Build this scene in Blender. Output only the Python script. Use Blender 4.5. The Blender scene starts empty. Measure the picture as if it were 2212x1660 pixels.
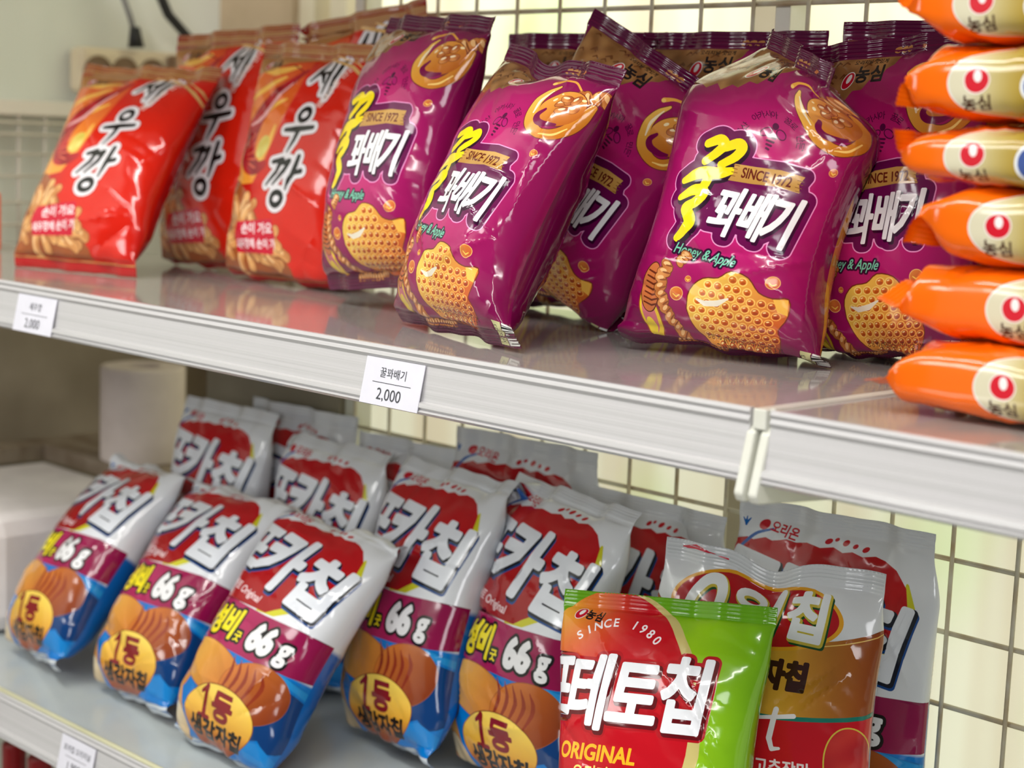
import bpy, math, random
import numpy as np
from mathutils import Vector, Matrix

SC = bpy.context.scene
COL = SC.collection
# ---------------------------------------------------------------- camera (frame 2212 x 1660)
CAM_F = 3774.0
CAM_POS = Vector((1.2215, -1.0565, 0.28055))
_y, _p, _r = math.radians(-45.12), math.radians(-8.07), math.radians(2.19)
_f = Vector((math.sin(_y) * math.cos(_p), math.cos(_y) * math.cos(_p), math.sin(_p)))
_rt = Vector((math.cos(_y), -math.sin(_y), 0)); _u = _rt.cross(_f)
_R = _rt * math.cos(_r) + _u * math.sin(_r); _U = _u * math.cos(_r) - _rt * math.sin(_r)
cam_data = bpy.data.cameras.new('camera'); cam = bpy.data.objects.new('camera', cam_data); COL.objects.link(cam)
cam.matrix_world = Matrix(((_R.x, _U.x, -_f.x, CAM_POS.x), (_R.y, _U.y, -_f.y, CAM_POS.y), (_R.z, _U.z, -_f.z, CAM_POS.z), (0, 0, 0, 1)))
cam_data.sensor_width = 36.0; cam_data.lens = CAM_F / 2212 * 36.0; cam_data.clip_start = 0.02
cam_data.dof.use_dof = True; cam_data.dof.focus_distance = 1.16; cam_data.dof.aperture_fstop = 6.2
SC.camera = cam
SC.view_settings.view_transform = 'Standard'; SC.view_settings.look = 'None'
SC.view_settings.exposure = -0.18; SC.view_settings.gamma = 1.0; SC.view_settings.use_curve_mapping = False
# ---------------------------------------------------------------- ambient of the shop, its lamps and an added fill
world = bpy.data.worlds.new('shop_ambient'); SC.world = world; world.use_nodes = True
world.node_tree.nodes['Background'].inputs[0].default_value = (0.95, 0.97, 1.0, 1)
world.node_tree.nodes['Background'].inputs[1].default_value = 0.13
def area(name, loc, aim, sx, sy, power, col=(1, 1, 1)):
    l = bpy.data.lights.new(name, 'AREA'); l.shape = 'RECTANGLE'; l.size = sx; l.size_y = sy; l.energy = power; l.color = col
    o = bpy.data.objects.new(name, l); COL.objects.link(o); o.location = loc
    o.rotation_euler = (Vector(aim) - Vector(loc)).to_track_quat('-Z', 'Y').to_euler()
    return o
area('ceiling_tube_lamp', (0.1, -1.25, 1.7), (0.3, -0.6, 0), 2.4, 0.06, 34, (1, 0.97, 0.93))
area('ceiling_tube_lamp', (1.9, -1.9, 1.7), (1.2, -0.9, 0), 2.4, 0.06, 31, (1, 0.97, 0.93))
area('shop_front_window_light', (2.6, -3.0, 0.7), (0.3, -0.1, 0.1), 0.9, 1.0, 28, (0.98, 0.98, 1.0))
area('left_wall_fill', (-0.35, -2.1, 1.0), (-0.62, -0.1, 0.1), 0.5, 0.5, 11, (1, 0.99, 0.96))  # unseen fill light, added to brighten the left wall
# ---------------------------------------------------------------- pillow bag surface (film coordinates, metres)
_SEC = {}
def section_table(n):
    """cross-sections of a closed film tube of flat width 1: half thickness b -> curve (x, depth) by arc length"""
    if n in _SEC: return _SEC[n]
    bs = np.linspace(0.0, 0.46, 41)
    t = np.linspace(0, math.pi, 801)
    ct, st = np.cos(t), np.sin(t)
    cx = -np.sign(ct) * np.abs(ct) ** (2 / n); sy = np.abs(st) ** (2 / n)
    s = np.linspace(0, 1, 161)
    TX = np.zeros((41, 161)); TD = np.zeros((41, 161))
    for i, b in enumerate(bs):
        lo, hi = 0.002, 0.5
        for _ in range(40):
            a = (lo + hi) / 2
            L = np.hypot(np.diff(a * cx), np.diff(b * sy)).sum()
            if L > 1: hi = a
            else: lo = a
        L = np.concatenate([[0], np.cumsum(np.hypot(np.diff(a * cx), np.diff(b * sy)))]); L /= L[-1]
        TX[i] = np.interp(s, L, a * cx); TD[i] = np.interp(s, L, b * sy)
    _SEC[n] = (TX, TD)
    return _SEC[n]

def facet_noise(x, y, g, seed):
    """piecewise linear noise on a jittered triangle lattice: the flat facets and sharp folds of stiff film"""
    rs = np.random.RandomState(seed)
    H = rs.uniform(-1, 1, (64, 64)); p = rs.uniform(0, 6.28, 4)
    xx = x + 0.22 * g * np.sin(y / g * 1.7 + p[0]) + 0.15 * g * np.sin(x / g * 2.1 + p[1])
    yy = y + 0.22 * g * np.sin(x / g * 1.5 + p[2]) + 0.15 * g * np.sin(y / g * 2.3 + p[3])
    a = xx / g + yy / g * 0.577 + 20; b = yy / g * 1.155 + 20
    i = np.floor(a).astype(int); j = np.floor(b).astype(int)
    u = a - i; v = b - j
    h = lambda di, dj: H[(i + di) % 64, (j + dj) % 64]
    low = h(0, 0) + u * (h(1, 0) - h(0, 0)) + v * (h(0, 1) - h(0, 0))
    up = h(1, 1) + (1 - u) * (h(0, 1) - h(1, 1)) + (1 - v) * (h(1, 0) - h(1, 1))
    return np.where(u + v < 1, low, up)

def sstep(a, b, x):
    t = np.clip((x - a) / (b - a), 0, 1); return t * t * (3 - 2 * t)

DEF = dict(W=0.165, H=0.245, s0=0.014, s1=0.014, T=0.028, n=2.6, p=2.3, q=0.75, asy=0.35,
           lean=15.0, slouch=0.0, roll=0.0, rbend=0.0, twist=0.0, yaw=0.0, X=0.0, Y=0.0, Z=0.0,
           ftop=0.0, fbot=-70.0, wave=0.003, wk=40.0, dip=0.0, dipx=0.0, crease=0.0017, wr=0.0018, seed=1,
           folds=(), lift=0.0, tw2=0.0, curl=0.0, rot3=None, pb=0.0, pt=0.0, nf=9)

class Bag:
    def __init__(self, **k):
        d = dict(DEF); d.update(k); self.__dict__.update(d)
        self.TX, self.TD = section_table(self.n)
        H, s0, s1 = self.H, self.s0, self.s1
        rs = np.random.RandomState(self.seed + 500); fl = list(self.folds)
        for _ in range(self.nf):        # random sharp creases, most of them running in from the edges and seals
            x0 = rs.choice([-1, 1]) * rs.uniform(.25, .48) * self.W; y0 = rs.uniform(.12, .92) * H; a = rs.uniform(-1.2, 1.2); L = rs.uniform(.03, .07)
            fl.append((x0, y0, x0 - math.copysign(1, x0) * L * math.cos(a), y0 + L * math.sin(a), rs.uniform(.0008, .0022) * rs.choice([1, 1, -1]), rs.uniform(.0022, .004)))
        self.folds = fl
        y = np.linspace(-0.002, H + 0.004, 420); self.yt = y
        w = np.clip((y - s0) / (H - s0 - s1), 0, 1)
        env = (1 - np.abs(2 * w - 1) ** self.p) ** self.q * (1 + self.asy * (0.5 - w))
        b = self.T * env; self.bt = b
        db = np.gradient(b, y); rate = np.sqrt(np.clip(1 - 0.85 * db ** 2, 0.12, 1))
        R = math.radians
        th = R(self.lean) + R(self.slouch) * (w - 0.3)
        th = th + R(self.ftop) * sstep(H - s1 - 0.006, H - s1 + 0.006, y) + R(self.curl) * sstep(H - s1, H, y)
        th = th + R(self.fbot) * (1 - sstep(s0 - 0.004, s0 + 0.008, y))
        ph = R(self.roll) + R(self.rbend) * (w - 0.3)
        tw = R(self.yaw) + R(self.twist) * (w - 0.35) + R(self.tw2) * sstep(0.72, 1.0, w)
        ct, st, cp, sp, cz, sz = np.cos(th), np.sin(th), np.cos(ph), np.sin(ph), np.cos(tw), np.sin(tw)
        # frame columns: width, depth (towards the back), up ; Rz(tw) Rx(-th) Ry(ph)
        wv = np.stack([cp, -st * 0 + sp * 0, -sp], 1)
        ex = np.stack([cp, -sp * st, -sp * ct], 1)
        ey = np.stack([0 * ct, ct, -st], 1)
        ez = np.stack([sp, cp * st, cp * ct], 1)
        def rz(v): return np.stack([cz * v[:, 0] - sz * v[:, 1], sz * v[:, 0] + cz * v[:, 1], v[:, 2]], 1)
        self.ex, self.ey, self.ez = rz(ex), rz(ey), rz(ez)
        st_ = self.ez * rate[:, None]
        M = np.concatenate([[[0, 0, 0]], np.cumsum((st_[1:] + st_[:-1]) / 2 * np.diff(y)[:, None], 0)])
        i0 = np.argmin(np.abs(y - s0)); M = M - M[i0]
        self.M = M
        self.off = np.zeros(3)
        self.R3 = None if self.rot3 is None else np.array(self.rot3, float)
        gx, gy = np.meshgrid(np.linspace(-self.W / 2, self.W / 2, 21), np.linspace(0, H, 60))
        P = np.concatenate([self._s(gx.ravel(), gy.ravel(), f) for f in (1, -1)])
        self.off = np.array([self.X, self.Y, self.Z + self.lift - P[:, 2].min() + 0.0006])
    def _s(self, x, y, front):
        W, H, s0, s1 = self.W, self.H, self.s0, self.s1
        b = np.interp(y, self.yt, self.bt) / W
        fi = np.clip(b / 0.46 * 40, 0, 39.999); i = fi.astype(int); fi = fi - i
        fs = np.clip((x / W + 0.5) * 160, 0, 159.999); j = fs.astype(int); fs = fs - j
        def bl(T): return (T[i, j] * (1 - fi) + T[i + 1, j] * fi) * (1 - fs) + (T[i, j + 1] * (1 - fi) + T[i + 1, j + 1] * fi) * fs
        X = bl(self.TX) * W; D = bl(self.TD) * W * front
        if self.pb or self.pt: X = X * (1 - self.pb * (1 - sstep(s0, s0 + .045, y)) - self.pt * sstep(H - s1 - .04, H - s1, y))
        w = (y - s0) / (H - s0 - s1); wc = np.clip(w, 0, 1)
        body = sstep(0.0, 0.10, wc) * sstep(0.0, 0.10, 1 - wc)
        edge = np.clip(1 - np.abs(2 * x / W) ** 6, 0, 1)
        sd = self.seed * 7 + (3 if front < 0 else 0)
        D = D + front * body * edge * self.crease * (facet_noise(x, y, 0.034, sd) + 0.28 * facet_noise(x, y, 0.015, sd + 1))
        # gathers running out of the two seals
        near = np.exp(-np.clip(wc, 0, 1) / 0.07) * sstep(0, .02, wc) + np.exp(-np.clip(1 - wc, 0, 1) / 0.09) * sstep(0, .02, 1 - wc)
        ph = self.seed * 1.7
        g = np.abs(np.sin(x * 95 + ph + 1.2 * np.sin(x * 37 + ph))) - 0.5
        D = D + front * near * edge * self.wr * g
        for (x0, y0, x1, y1, am, wd) in self.folds:
            dx, dy = x1 - x0, y1 - y0; t = np.clip(((x - x0) * dx + (y - y0) * dy) / (dx * dx + dy * dy), 0, 1)
            ds = np.hypot(x - x0 - t * dx, y - y0 - t * dy)
            D = D + front * edge * am * np.exp(-ds / wd) * np.sin(np.pi * np.clip(t, 0.0, 1)) ** .5
        seal = sstep(H - s1 - 0.02, H - s1 + 0.002, y); sealb = 1 - sstep(s0 - 0.002, s0 + 0.016, y)
        D = D + (seal + sealb * 0.6) * self.wave * (np.sin(x * self.wk * 2 + ph) + 0.5 * np.sin(x * self.wk * 4.3 + ph * 2))
        rib = sstep(0, .002, y - (H - s1 + .001)) + sstep(0, .002, s0 - .001 - y)
        D = D + rib * 0.0004 * np.sin((y - H) * 2 * np.pi / 0.0026) + front * 0.00012 * edge
        P = np.stack([np.interp(y, self.yt, self.M[:, k]) for k in range(3)], 1)
        for E, c in ((self.ex, X), (self.ey, -D)):
            P = P + np.stack([np.interp(y, self.yt, E[:, k]) for k in range(3)], 1) * c[:, None]
        if self.dip:
            P[:, 2] -= self.dip * np.exp(-((x - self.dipx) / 0.022) ** 2) * sstep(H - s1 - 0.035, H - s1, y)
        if self.R3 is not None: P = P @ self.R3.T
        return P
    def s(self, x, y, front=1):
        return self._s(np.asarray(x, float), np.asarray(y, float), front) + self.off
    def normal(self, x, y, front=1):
        e = 0.0009; W = self.W / 2
        xa = np.clip(x - e, -W, W); xb = np.clip(x + e, -W, W)
        dx = self._s(xb, y, front) - self._s(xa, y, front); dy = self._s(x, y + e, front) - self._s(x, y - e, front)
        n = np.cross(dx, dy) * front
        return n / (np.linalg.norm(n, axis=1, keepdims=True) + 1e-12)
# ---------------------------------------------------------------- printed artwork as signed-distance shapes (millimetres on the flat film)
def lin(c):
    c = np.asarray(c, float) / 255.0
    return np.where(c <= 0.04045, c / 12.92, ((c + 0.055) / 1.055) ** 2.4)

class Sh:                      # f(X,Y) -> signed distance (negative inside), bounding box
    def __init__(self, f, bb): self.f, self.bb = f, bb
    def grow(self, d): b = self.bb; return Sh(lambda X, Y: self.f(X, Y) - d, (b[0] - d, b[1] - d, b[2] + d, b[3] + d))
    def move(self, dx, dy): b = self.bb; return Sh(lambda X, Y: self.f(X - dx, Y - dy), (b[0] + dx, b[1] + dy, b[2] + dx, b[3] + dy))
    def __or__(self, o): a, b = self.bb, o.bb; return Sh(lambda X, Y: np.minimum(self.f(X, Y), o.f(X, Y)), (min(a[0], b[0]), min(a[1], b[1]), max(a[2], b[2]), max(a[3], b[3])))
    def __and__(self, o): a, b = self.bb, o.bb; return Sh(lambda X, Y: np.maximum(self.f(X, Y), o.f(X, Y)), (max(a[0], b[0]), max(a[1], b[1]), min(a[2], b[2]), min(a[3], b[3])))
    def __sub__(self, o): return Sh(lambda X, Y: np.maximum(self.f(X, Y), -o.f(X, Y)), self.bb)

def ell(cx, cy, rx, ry, rot=0.0):
    c, s = math.cos(math.radians(rot)), math.sin(math.radians(rot)); r = max(rx, ry); m = min(rx, ry)
    def f(X, Y):
        u, v = (X - cx) * c + (Y - cy) * s, -(X - cx) * s + (Y - cy) * c
        k = np.hypot(u / rx, v / ry); g = np.hypot(u / rx ** 2, v / ry ** 2)
        return np.where(k < 1e-6, -m, k * (k - 1) / np.maximum(g, 1e-9))
    return Sh(f, (cx - r, cy - r, cx + r, cy + r))

def polysd(loops):             # even-odd polygon distance
    S = [np.asarray(l, float) for l in loops]
    A = np.concatenate(S); B = np.concatenate([np.roll(l, -1, 0) for l in S])
    def f(X, Y):
        shp = X.shape; x = X.ravel(); y = Y.ravel(); d = np.full(x.shape, 1e9); ins = np.zeros(x.shape, bool)
        for (ax, ay), (bx, by) in zip(A, B):
            dx, dy = bx - ax, by - ay; L = dx * dx + dy * dy
            if L < 1e-12: continue
            t = np.clip(((x - ax) * dx + (y - ay) * dy) / L, 0, 1)
            d = np.minimum(d, (x - ax - t * dx) ** 2 + (y - ay - t * dy) ** 2)
            c = (ay > y) != (by > y)
            if dy != 0: ins ^= c & (x < ax + (y - ay) * dx / dy)
        d = np.sqrt(d)
        return np.where(ins, -d, d).reshape(shp)
    mn, mx = A.min(0), A.max(0)
    return Sh(f, (mn[0], mn[1], mx[0], mx[1]))

def poly(*pts): return polysd([pts])
def rect(x0, y0, x1, y1): return poly((x0, y0), (x1, y0), (x1, y1), (x0, y1))

def smooth(pts, n=6):          # Catmull-Rom
    P = np.asarray(pts, float)
    if len(P) < 3: return P
    Q = np.concatenate([[2 * P[0] - P[1]], P, [2 * P[-1] - P[-2]]]); out = []
    for i in range(len(P) - 1):
        a, b, c, d = Q[i:i + 4]
        for t in np.arange(n) / n:
            out.append(0.5 * (2 * b + (c - a) * t + (2 * a - 5 * b + 4 * c - d) * t * t + (3 * b - a - 3 * c + d) * t ** 3))
    out.append(P[-1]); return np.array(out)

def strokes(lst, round_=True):        # list of (points (x,y,r)...) thick lines with varying radius
    segs = []
    for pts in lst:
        P = np.asarray(pts, float)
        segs += list(zip(P[:-1], P[1:]))
    allp = np.concatenate([np.asarray(p, float) for p in lst])
    def f(X, Y):
        d = np.full(X.shape, 1e9)
        for a, b in segs:
            dx, dy = b[0] - a[0], b[1] - a[1]; L = dx * dx + dy * dy + 1e-12
            t = np.clip(((X - a[0]) * dx + (Y - a[1]) * dy) / L, 0, 1)
            d = np.minimum(d, np.hypot(X - a[0] - t * dx, Y - a[1] - t * dy) - (a[2] + (b[2] - a[2]) * t))
        return d
    r = allp[:, 2].max()
    return Sh(f, (allp[:, 0].min() - r, allp[:, 1].min() - r, allp[:, 0].max() + r, allp[:, 1].max() + r))

def xf(pts, ox, oy, sx, sy, shear=0.0, rot=0.0):
    c, s = math.cos(math.radians(rot)), math.sin(math.radians(rot)); o = []
    for p in pts:
        x = p[0] * sx + p[1] * sy * shear; y = p[1] * sy
        o.append((ox + x * c - y * s, oy + x * s + y * c) + tuple(p[2:]))
    return o

_TXT = {}
def glyph_loops(body):
    if body in _TXT: return _TXT[body]
    cu = bpy.data.curves.new('lettering', 'FONT'); cu.body = body; cu.size = 1.0; cu.resolution_u = 4; cu.align_x = 'CENTER'
    ob = bpy.data.objects.new('lettering', cu); bpy.context.scene.collection.objects.link(ob)
    dg = bpy.context.evaluated_depsgraph_get(); dg.update()
    me = bpy.data.meshes.new_from_object(ob.evaluated_get(dg))
    bpy.data.objects.remove(ob); bpy.data.curves.remove(cu)
    V = [v.co[:2] for v in me.vertices]; cnt = {}
    for p in me.polygons:
        vs = list(p.vertices)
        for a, b in zip(vs, vs[1:] + vs[:1]):
            cnt[(a, b)] = cnt.get((a, b), 0) + 1
    nxt = {}
    for (a, b) in cnt:
        if (b, a) not in cnt: nxt.setdefault(a, []).append(b)
    loops = []
    while nxt:
        a0 = next(iter(nxt)); l = [a0]; a = a0
        while True:
            bs = nxt.get(a)
            if not bs: break
            b = bs.pop()
            if not bs: del nxt[a]
            if b == a0: break
            l.append(b); a = b
        if len(l) > 2: loops.append(np.array([V[i] for i in l], float))
    bpy.data.meshes.remove(me)
    _TXT[body] = loops
    return loops

def text(s, cx, cy, size, rot=0.0, shear=0.0, sx=1.0, bold=0.0):
    L = glyph_loops(s)
    A = np.concatenate(L); mid = (A.min(0) + A.max(0)) / 2
    loops = [np.array(xf(l - mid, cx, cy, size * sx, size, shear, rot)) for l in L]
    sh = polysd(loops)
    return sh.grow(bold * size) if bold else sh

def arc_text(s, cx, cy, r, a0, a1, size, **k):     # letters along an arc, angles in degrees
    out = None; n = len(s)
    for i, ch in enumerate(s):
        if ch == ' ': continue
        a = a0 + (a1 - a0) * i / max(n - 1, 1)
        t = text(ch, cx + r * math.cos(math.radians(a)), cy + r * math.sin(math.radians(a)), size, rot=a - 90, **k)
        out = t if out is None else out | t
    return out

def contour(sh, step, box):
    x0, y0, x1, y1 = max(sh.bb[0] - 2 * step, box[0] - 2 * step), max(sh.bb[1] - 2 * step, box[1] - 2 * step), min(sh.bb[2] + 2 * step, box[2] + 2 * step), min(sh.bb[3] + 2 * step, box[3] + 2 * step)
    if x1 <= x0 or y1 <= y0: return [], None
    nx, ny = int((x1 - x0) / step) + 2, int((y1 - y0) / step) + 2
    X, Y = np.meshgrid(x0 + np.arange(nx) * step, y0 + np.arange(ny) * step)
    F = sh.f(X, Y); F = np.where(np.abs(F) < 1e-7, 1e-7, F)
    F[0, :] = F[-1, :] = step; F[:, 0] = F[:, -1] = step
    ins = F < 0
    code = ins[:-1, :-1] * 1 + ins[:-1, 1:] * 2 + ins[1:, 1:] * 4 + ins[1:, :-1] * 8
    T = {1: [(3, 0)], 2: [(0, 1)], 3: [(3, 1)], 4: [(1, 2)], 5: [(3, 2), (1, 0)], 6: [(0, 2)], 7: [(3, 2)], 8: [(2, 3)], 9: [(2, 0)], 10: [(0, 3), (2, 1)], 11: [(2, 1)], 12: [(1, 3)], 13: [(1, 0)], 14: [(0, 3)]}
    def key(j, i, e): return (j, i, 0) if e == 0 else (j, i + 1, 1) if e == 1 else (j + 1, i, 0) if e == 2 else (j, i, 1)
    nxt = {}
    for j, i in zip(*np.nonzero((code > 0) & (code < 15))):
        for a, b in T[int(code[j, i])]: nxt[key(j, i, a)] = key(j, i, b)
    def pt(k):
        j, i, h = k; a = F[j, i]; b = F[j, i + 1] if h == 0 else F[j + 1, i]; t = a / (a - b)
        return (X[j, i] + (t * step if h == 0 else 0), Y[j, i] + (t * step if h == 1 else 0))
    loops = []
    while nxt:
        k0, k = nxt.popitem(); l = [k0]
        while k != k0 and k in nxt: l.append(k); k = nxt.pop(k)
        if len(l) > 3: loops.append(np.array([pt(q) for q in l]))
    return loops, (x0, y0, step, F)

def simplify(P, tol):
    n = len(P); keep = np.zeros(n, bool)
    def dp(a, b):
        st = [(a, b)]
        while st:
            a, b = st.pop()
            if b - a < 2: continue
            i = np.arange(a + 1, b); A = P[a]; d = P[b % n] - A; L = np.hypot(*d)
            e = P[i] - A
            ds = np.abs(e[:, 0] * d[1] - e[:, 1] * d[0]) / L if L > 1e-9 else np.hypot(e[:, 0], e[:, 1])
            k = ds.argmax()
            if ds[k] > tol: m = a + 1 + k; keep[m] = True; st += [(a, m), (m, b)]
    h = int(np.hypot(*(P - P[0]).T).argmax()); keep[0] = keep[h] = True
    dp(0, h); dp(h, n)
    return P[keep]

class Art:
    """flat artwork: base colour function + layered shapes, cut into one planar triangle mesh"""
    def __init__(self, W, H, s0, s1, base, grid=2.3):
        self.W, self.H, self.s0, self.s1, self.base, self.grid = W, H, s0, s1, base, grid
        self.layers = []; self.lines = []; self.dx = self.dy = 0.0
    def add(self, sh, col, step=None, seal=False):
        if self.dx or self.dy:
            sh = sh.move(self.dx, self.dy)
            if callable(col): c0, dx, dy = col, self.dx, self.dy; col = lambda X, Y: c0(X - dx, Y - dy)
        b = sh.bb; ext = max(b[2] - b[0], b[3] - b[1])
        if step is None: step = min(0.6, max(0.12, ext / 90))
        self.layers.append((sh, col, step))
    def build(self):
        W, H, s0, s1, g = self.W, self.H, self.s0, self.s1, self.grid
        hx = W / 2; box = (-hx, 0, hx, H)
        V = []; E = []
        def chain(pts, closed=False):
            n = len(V); V.extend(map(tuple, pts)); m = len(pts)
            E.extend((n + i, n + i + 1) for i in range(m - 1))
            if closed: E.append((n + m - 1, n))
        ny = int(H / g); zz = 1.5
        xs = np.linspace(-hx, hx, int(W / zz / 2) * 2 + 1)
        chain([(x, (0.55 if k % 2 else 0.0)) for k, x in enumerate(xs)]); chain([(x, H - (0.7 if k % 2 else 0.0)) for k, x in enumerate(xs)])
        for sx in (-hx, hx): chain([(sx, y) for y in np.linspace(0, H, ny + 1)])
        chain([(x, s0) for x in np.linspace(-hx, hx, int(W / g) + 1)]); chain([(x, H - s1) for x in np.linspace(-hx, hx, int(W / g) + 1)])
        nx = int(W / g)
        for x in self.lines: chain([(x, y) for y in np.linspace(0, H, ny + 1)])
        for j, y in enumerate(np.arange(s0 + g, H - s1 - g * 0.6, g)):
            for x in np.linspace(-hx + g * (.5 if j % 2 else 1), hx - g * (.5 if j % 2 else 1), nx - 1): V.append((x, y))
        for y in list(np.arange(0.65 * 2, s0 - .4, .65)) + list(np.arange(H - s1 + .65, H - 1.2, .65)):
            for x in np.linspace(-hx + 2, hx - 2, int(W / 3.0)): V.append((x, y))
        grids = []
        for sh, col, step in self.layers:
            loops, gr = contour(sh, step, box)
            grids.append(gr)
            for l in loops:
                l = simplify(l, step * 0.13)
                if len(l) < 3: continue
                if l[:, 0].min() > hx or l[:, 0].max() < -hx: continue
                l = l.copy(); l[:, 0] = np.clip(l[:, 0], -hx, hx); l[:, 1] = np.clip(l[:, 1], 0, H)
                chain(l, True)
        from mathutils.geometry import delaunay_2d_cdt
        vo, eo, fo, *_ = delaunay_2d_cdt([Vector(v) for v in V], E, [], 0, 1e-4, False)
        P = np.array([v[:] for v in vo]); F = np.array([f for f in fo if len(f) == 3])
        a, b, c = P[F[:, 0]], P[F[:, 1]], P[F[:, 2]]
        ar = (b[:, 0] - a[:, 0]) * (c[:, 1] - a[:, 1]) - (b[:, 1] - a[:, 1]) * (c[:, 0] - a[:, 0])
        cen = (a + b + c) / 3
        # keep inside of the zigzag outline
        up = np.interp(cen[:, 0], xs, [H - (0.7 if k % 2 else 0.0) for k in range(len(xs))]); dn = np.interp(cen[:, 0], xs, [0.55 if k % 2 else 0.0 for k in range(len(xs))])
        le = np.sqrt(np.maximum(((b - a) ** 2).sum(1), np.maximum(((c - b) ** 2).sum(1), ((a - c) ** 2).sum(1))))
        needle = (np.abs(np.abs(cen[:, 0]) - hx) < .06) & (np.abs(ar) < .08 * le)
        ok = (np.abs(ar) > 1e-7) & ~needle & (cen[:, 1] < up + 1e-6) & (cen[:, 1] > dn - 1e-6)
        F, ar, cen = F[ok], ar[ok], cen[ok]
        F[ar < 0] = F[ar < 0][:, ::-1]
        col = self.corner_cols(self.base, P, F)
        for (sh, cf, step), gr in zip(self.layers, grids):
            if gr is None: continue
            x0, y0, st, G = gr
            fx, fy = (cen[:, 0] - x0) / st, (cen[:, 1] - y0) / st
            i = np.floor(fx).astype(int); j = np.floor(fy).astype(int)
            m = (i >= 0) & (j >= 0) & (i < G.shape[1] - 1) & (j < G.shape[0] - 1)
            ii, jj, u, v = i[m], j[m], (fx - i)[m], (fy - j)[m]
            val = (G[jj, ii] * (1 - u) + G[jj, ii + 1] * u) * (1 - v) + (G[jj + 1, ii] * (1 - u) + G[jj + 1, ii + 1] * u) * v
            idx = np.nonzero(m)[0][val < 0]
            if len(idx): col[idx] = self.corner_cols(cf, P, F[idx])
        self.P, self.F, self.cen, self.col = P, F, cen, col
        return self
    @staticmethod
    def corner_cols(cf, P, F):
        if callable(cf):
            Q = P[F.ravel()]; c = lin(np.asarray(cf(Q[:, 0], Q[:, 1]), float)); return c.reshape(len(F), 3, 3)
        return np.broadcast_to(lin(cf), (len(F), 3, 3)).copy()

def grad(c0, c1, x0, y0, x1, y1):
    c0, c1 = np.array(c0, float), np.array(c1, float); L = (x1 - x0) ** 2 + (y1 - y0) ** 2
    return lambda X, Y: c0 + (c1 - c0) * np.clip(((X - x0) * (x1 - x0) + (Y - y0) * (y1 - y0)) / L, 0, 1)[:, None]
def radial(c0, c1, cx, cy, r):
    c0, c1 = np.array(c0, float), np.array(c1, float)
    return lambda X, Y: c0 + (c1 - c0) * np.clip(np.hypot(X - cx, Y - cy) / r, 0, 1)[:, None]
def mottle(c0, c1, s, seed=0):
    c0, c1 = np.array(c0, float), np.array(c1, float)
    return lambda X, Y: c0 + (c1 - c0) * np.clip(.5 + .28 * (np.sin(X / s + 1.3 * np.sin(Y / s * .8 + seed)) + np.sin(Y / s * 1.2 + 1.5 * np.sin(X / s * .7 + seed * 2))), 0, 1)[:, None]
# ---------------------------------------------------------------- the packet artworks
def maker_logo(A, cx, cy, k, rot, txt=None, tx=0, ty=0, ts=8, trot=0.0, tcol=(25, 15, 20)):
    A.add(ell(cx, cy, 5.6 * k, 7.4 * k, rot - 25), (235, 232, 230)); A.add(ell(cx, cy, 4.9 * k, 6.7 * k, rot - 25), (196, 18, 44))
    A.add(ell(cx + .5 * k, cy + 1.3 * k, 2.1 * k, 3.7 * k, rot - 14), (240, 236, 236), .2)
    if txt: A.add(text(txt, tx, ty, ts, rot=trot, bold=.035), tcol)

def snack_sticks(A, items, r=3.6, c0=(222, 158, 96), c1=(176, 106, 54)):
    for k, pts in enumerate(items):
        p = smooth(pts, 5); sh = strokes([[(a[0], a[1], r) for a in p]])
        A.add(sh.grow(.7), (128, 70, 34)); A.add(sh, mottle(c0, c1, 4.5, k))
        A.add(strokes([[(a[0] - r * .35, a[1] + r * .3, r * .28) for a in p[2:-2]]]), (240, 196, 140))

def twist_stick(A, pts, r, seed=0):
    p = smooth(pts, 5); bl = []
    rs = np.random.RandomState(seed)
    d = np.concatenate([[0], np.cumsum(np.hypot(*np.diff(p, axis=0).T))]); n = max(3, int(d[-1] / (r * 1.15)))
    sh = None; hi = []; dk = []
    for k in range(n + 1):
        t = d[-1] * k / n; x = np.interp(t, d, p[:, 0]); y = np.interp(t, d, p[:, 1])
        j = 1 if k % 2 else -1
        a = math.degrees(math.atan2(np.interp(t + 1, d, p[:, 1]) - y, np.interp(t + 1, d, p[:, 0]) - x)) if k < n else a
        e = ell(x, y, r * .72, r * 1.22, a + 18 * j); sh = e if sh is None else sh | e
        hi.append(ell(x - r * .1, y + r * .3, r * .3, r * .62, a + 18)); dk.append(ell(x + r * .52, y, r * .14, r * .8, a + 18))
    A.add(sh.grow(.6), (120, 62, 30)); A.add(sh, mottle((222, 150, 82), (180, 100, 46), 3.0, seed))
    H = hi[0]; D = dk[0]
    for h in hi[1:]: H = H | h
    for h in dk[1:-1]: D = D | h
    A.add(H, (240, 190, 130), .3); A.add(D, (140, 74, 34), .3)

def honey_ball(A, x, y, r, rot=30):
    A.add(ell(x, y, r * 1.1, r * .95, rot), (240, 180, 110)); A.add(ell(x, y, r * .98, r * .82, rot), grad((232, 150, 60), (196, 78, 50), x - r, y + r, x + r, y - r))
    A.add(strokes([[(x - r * .5, y - r * .1, .35), (x, y - r * .45, .5), (x + r * .5, y - r * .1, .35)]]), (250, 205, 90), .2)

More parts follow.
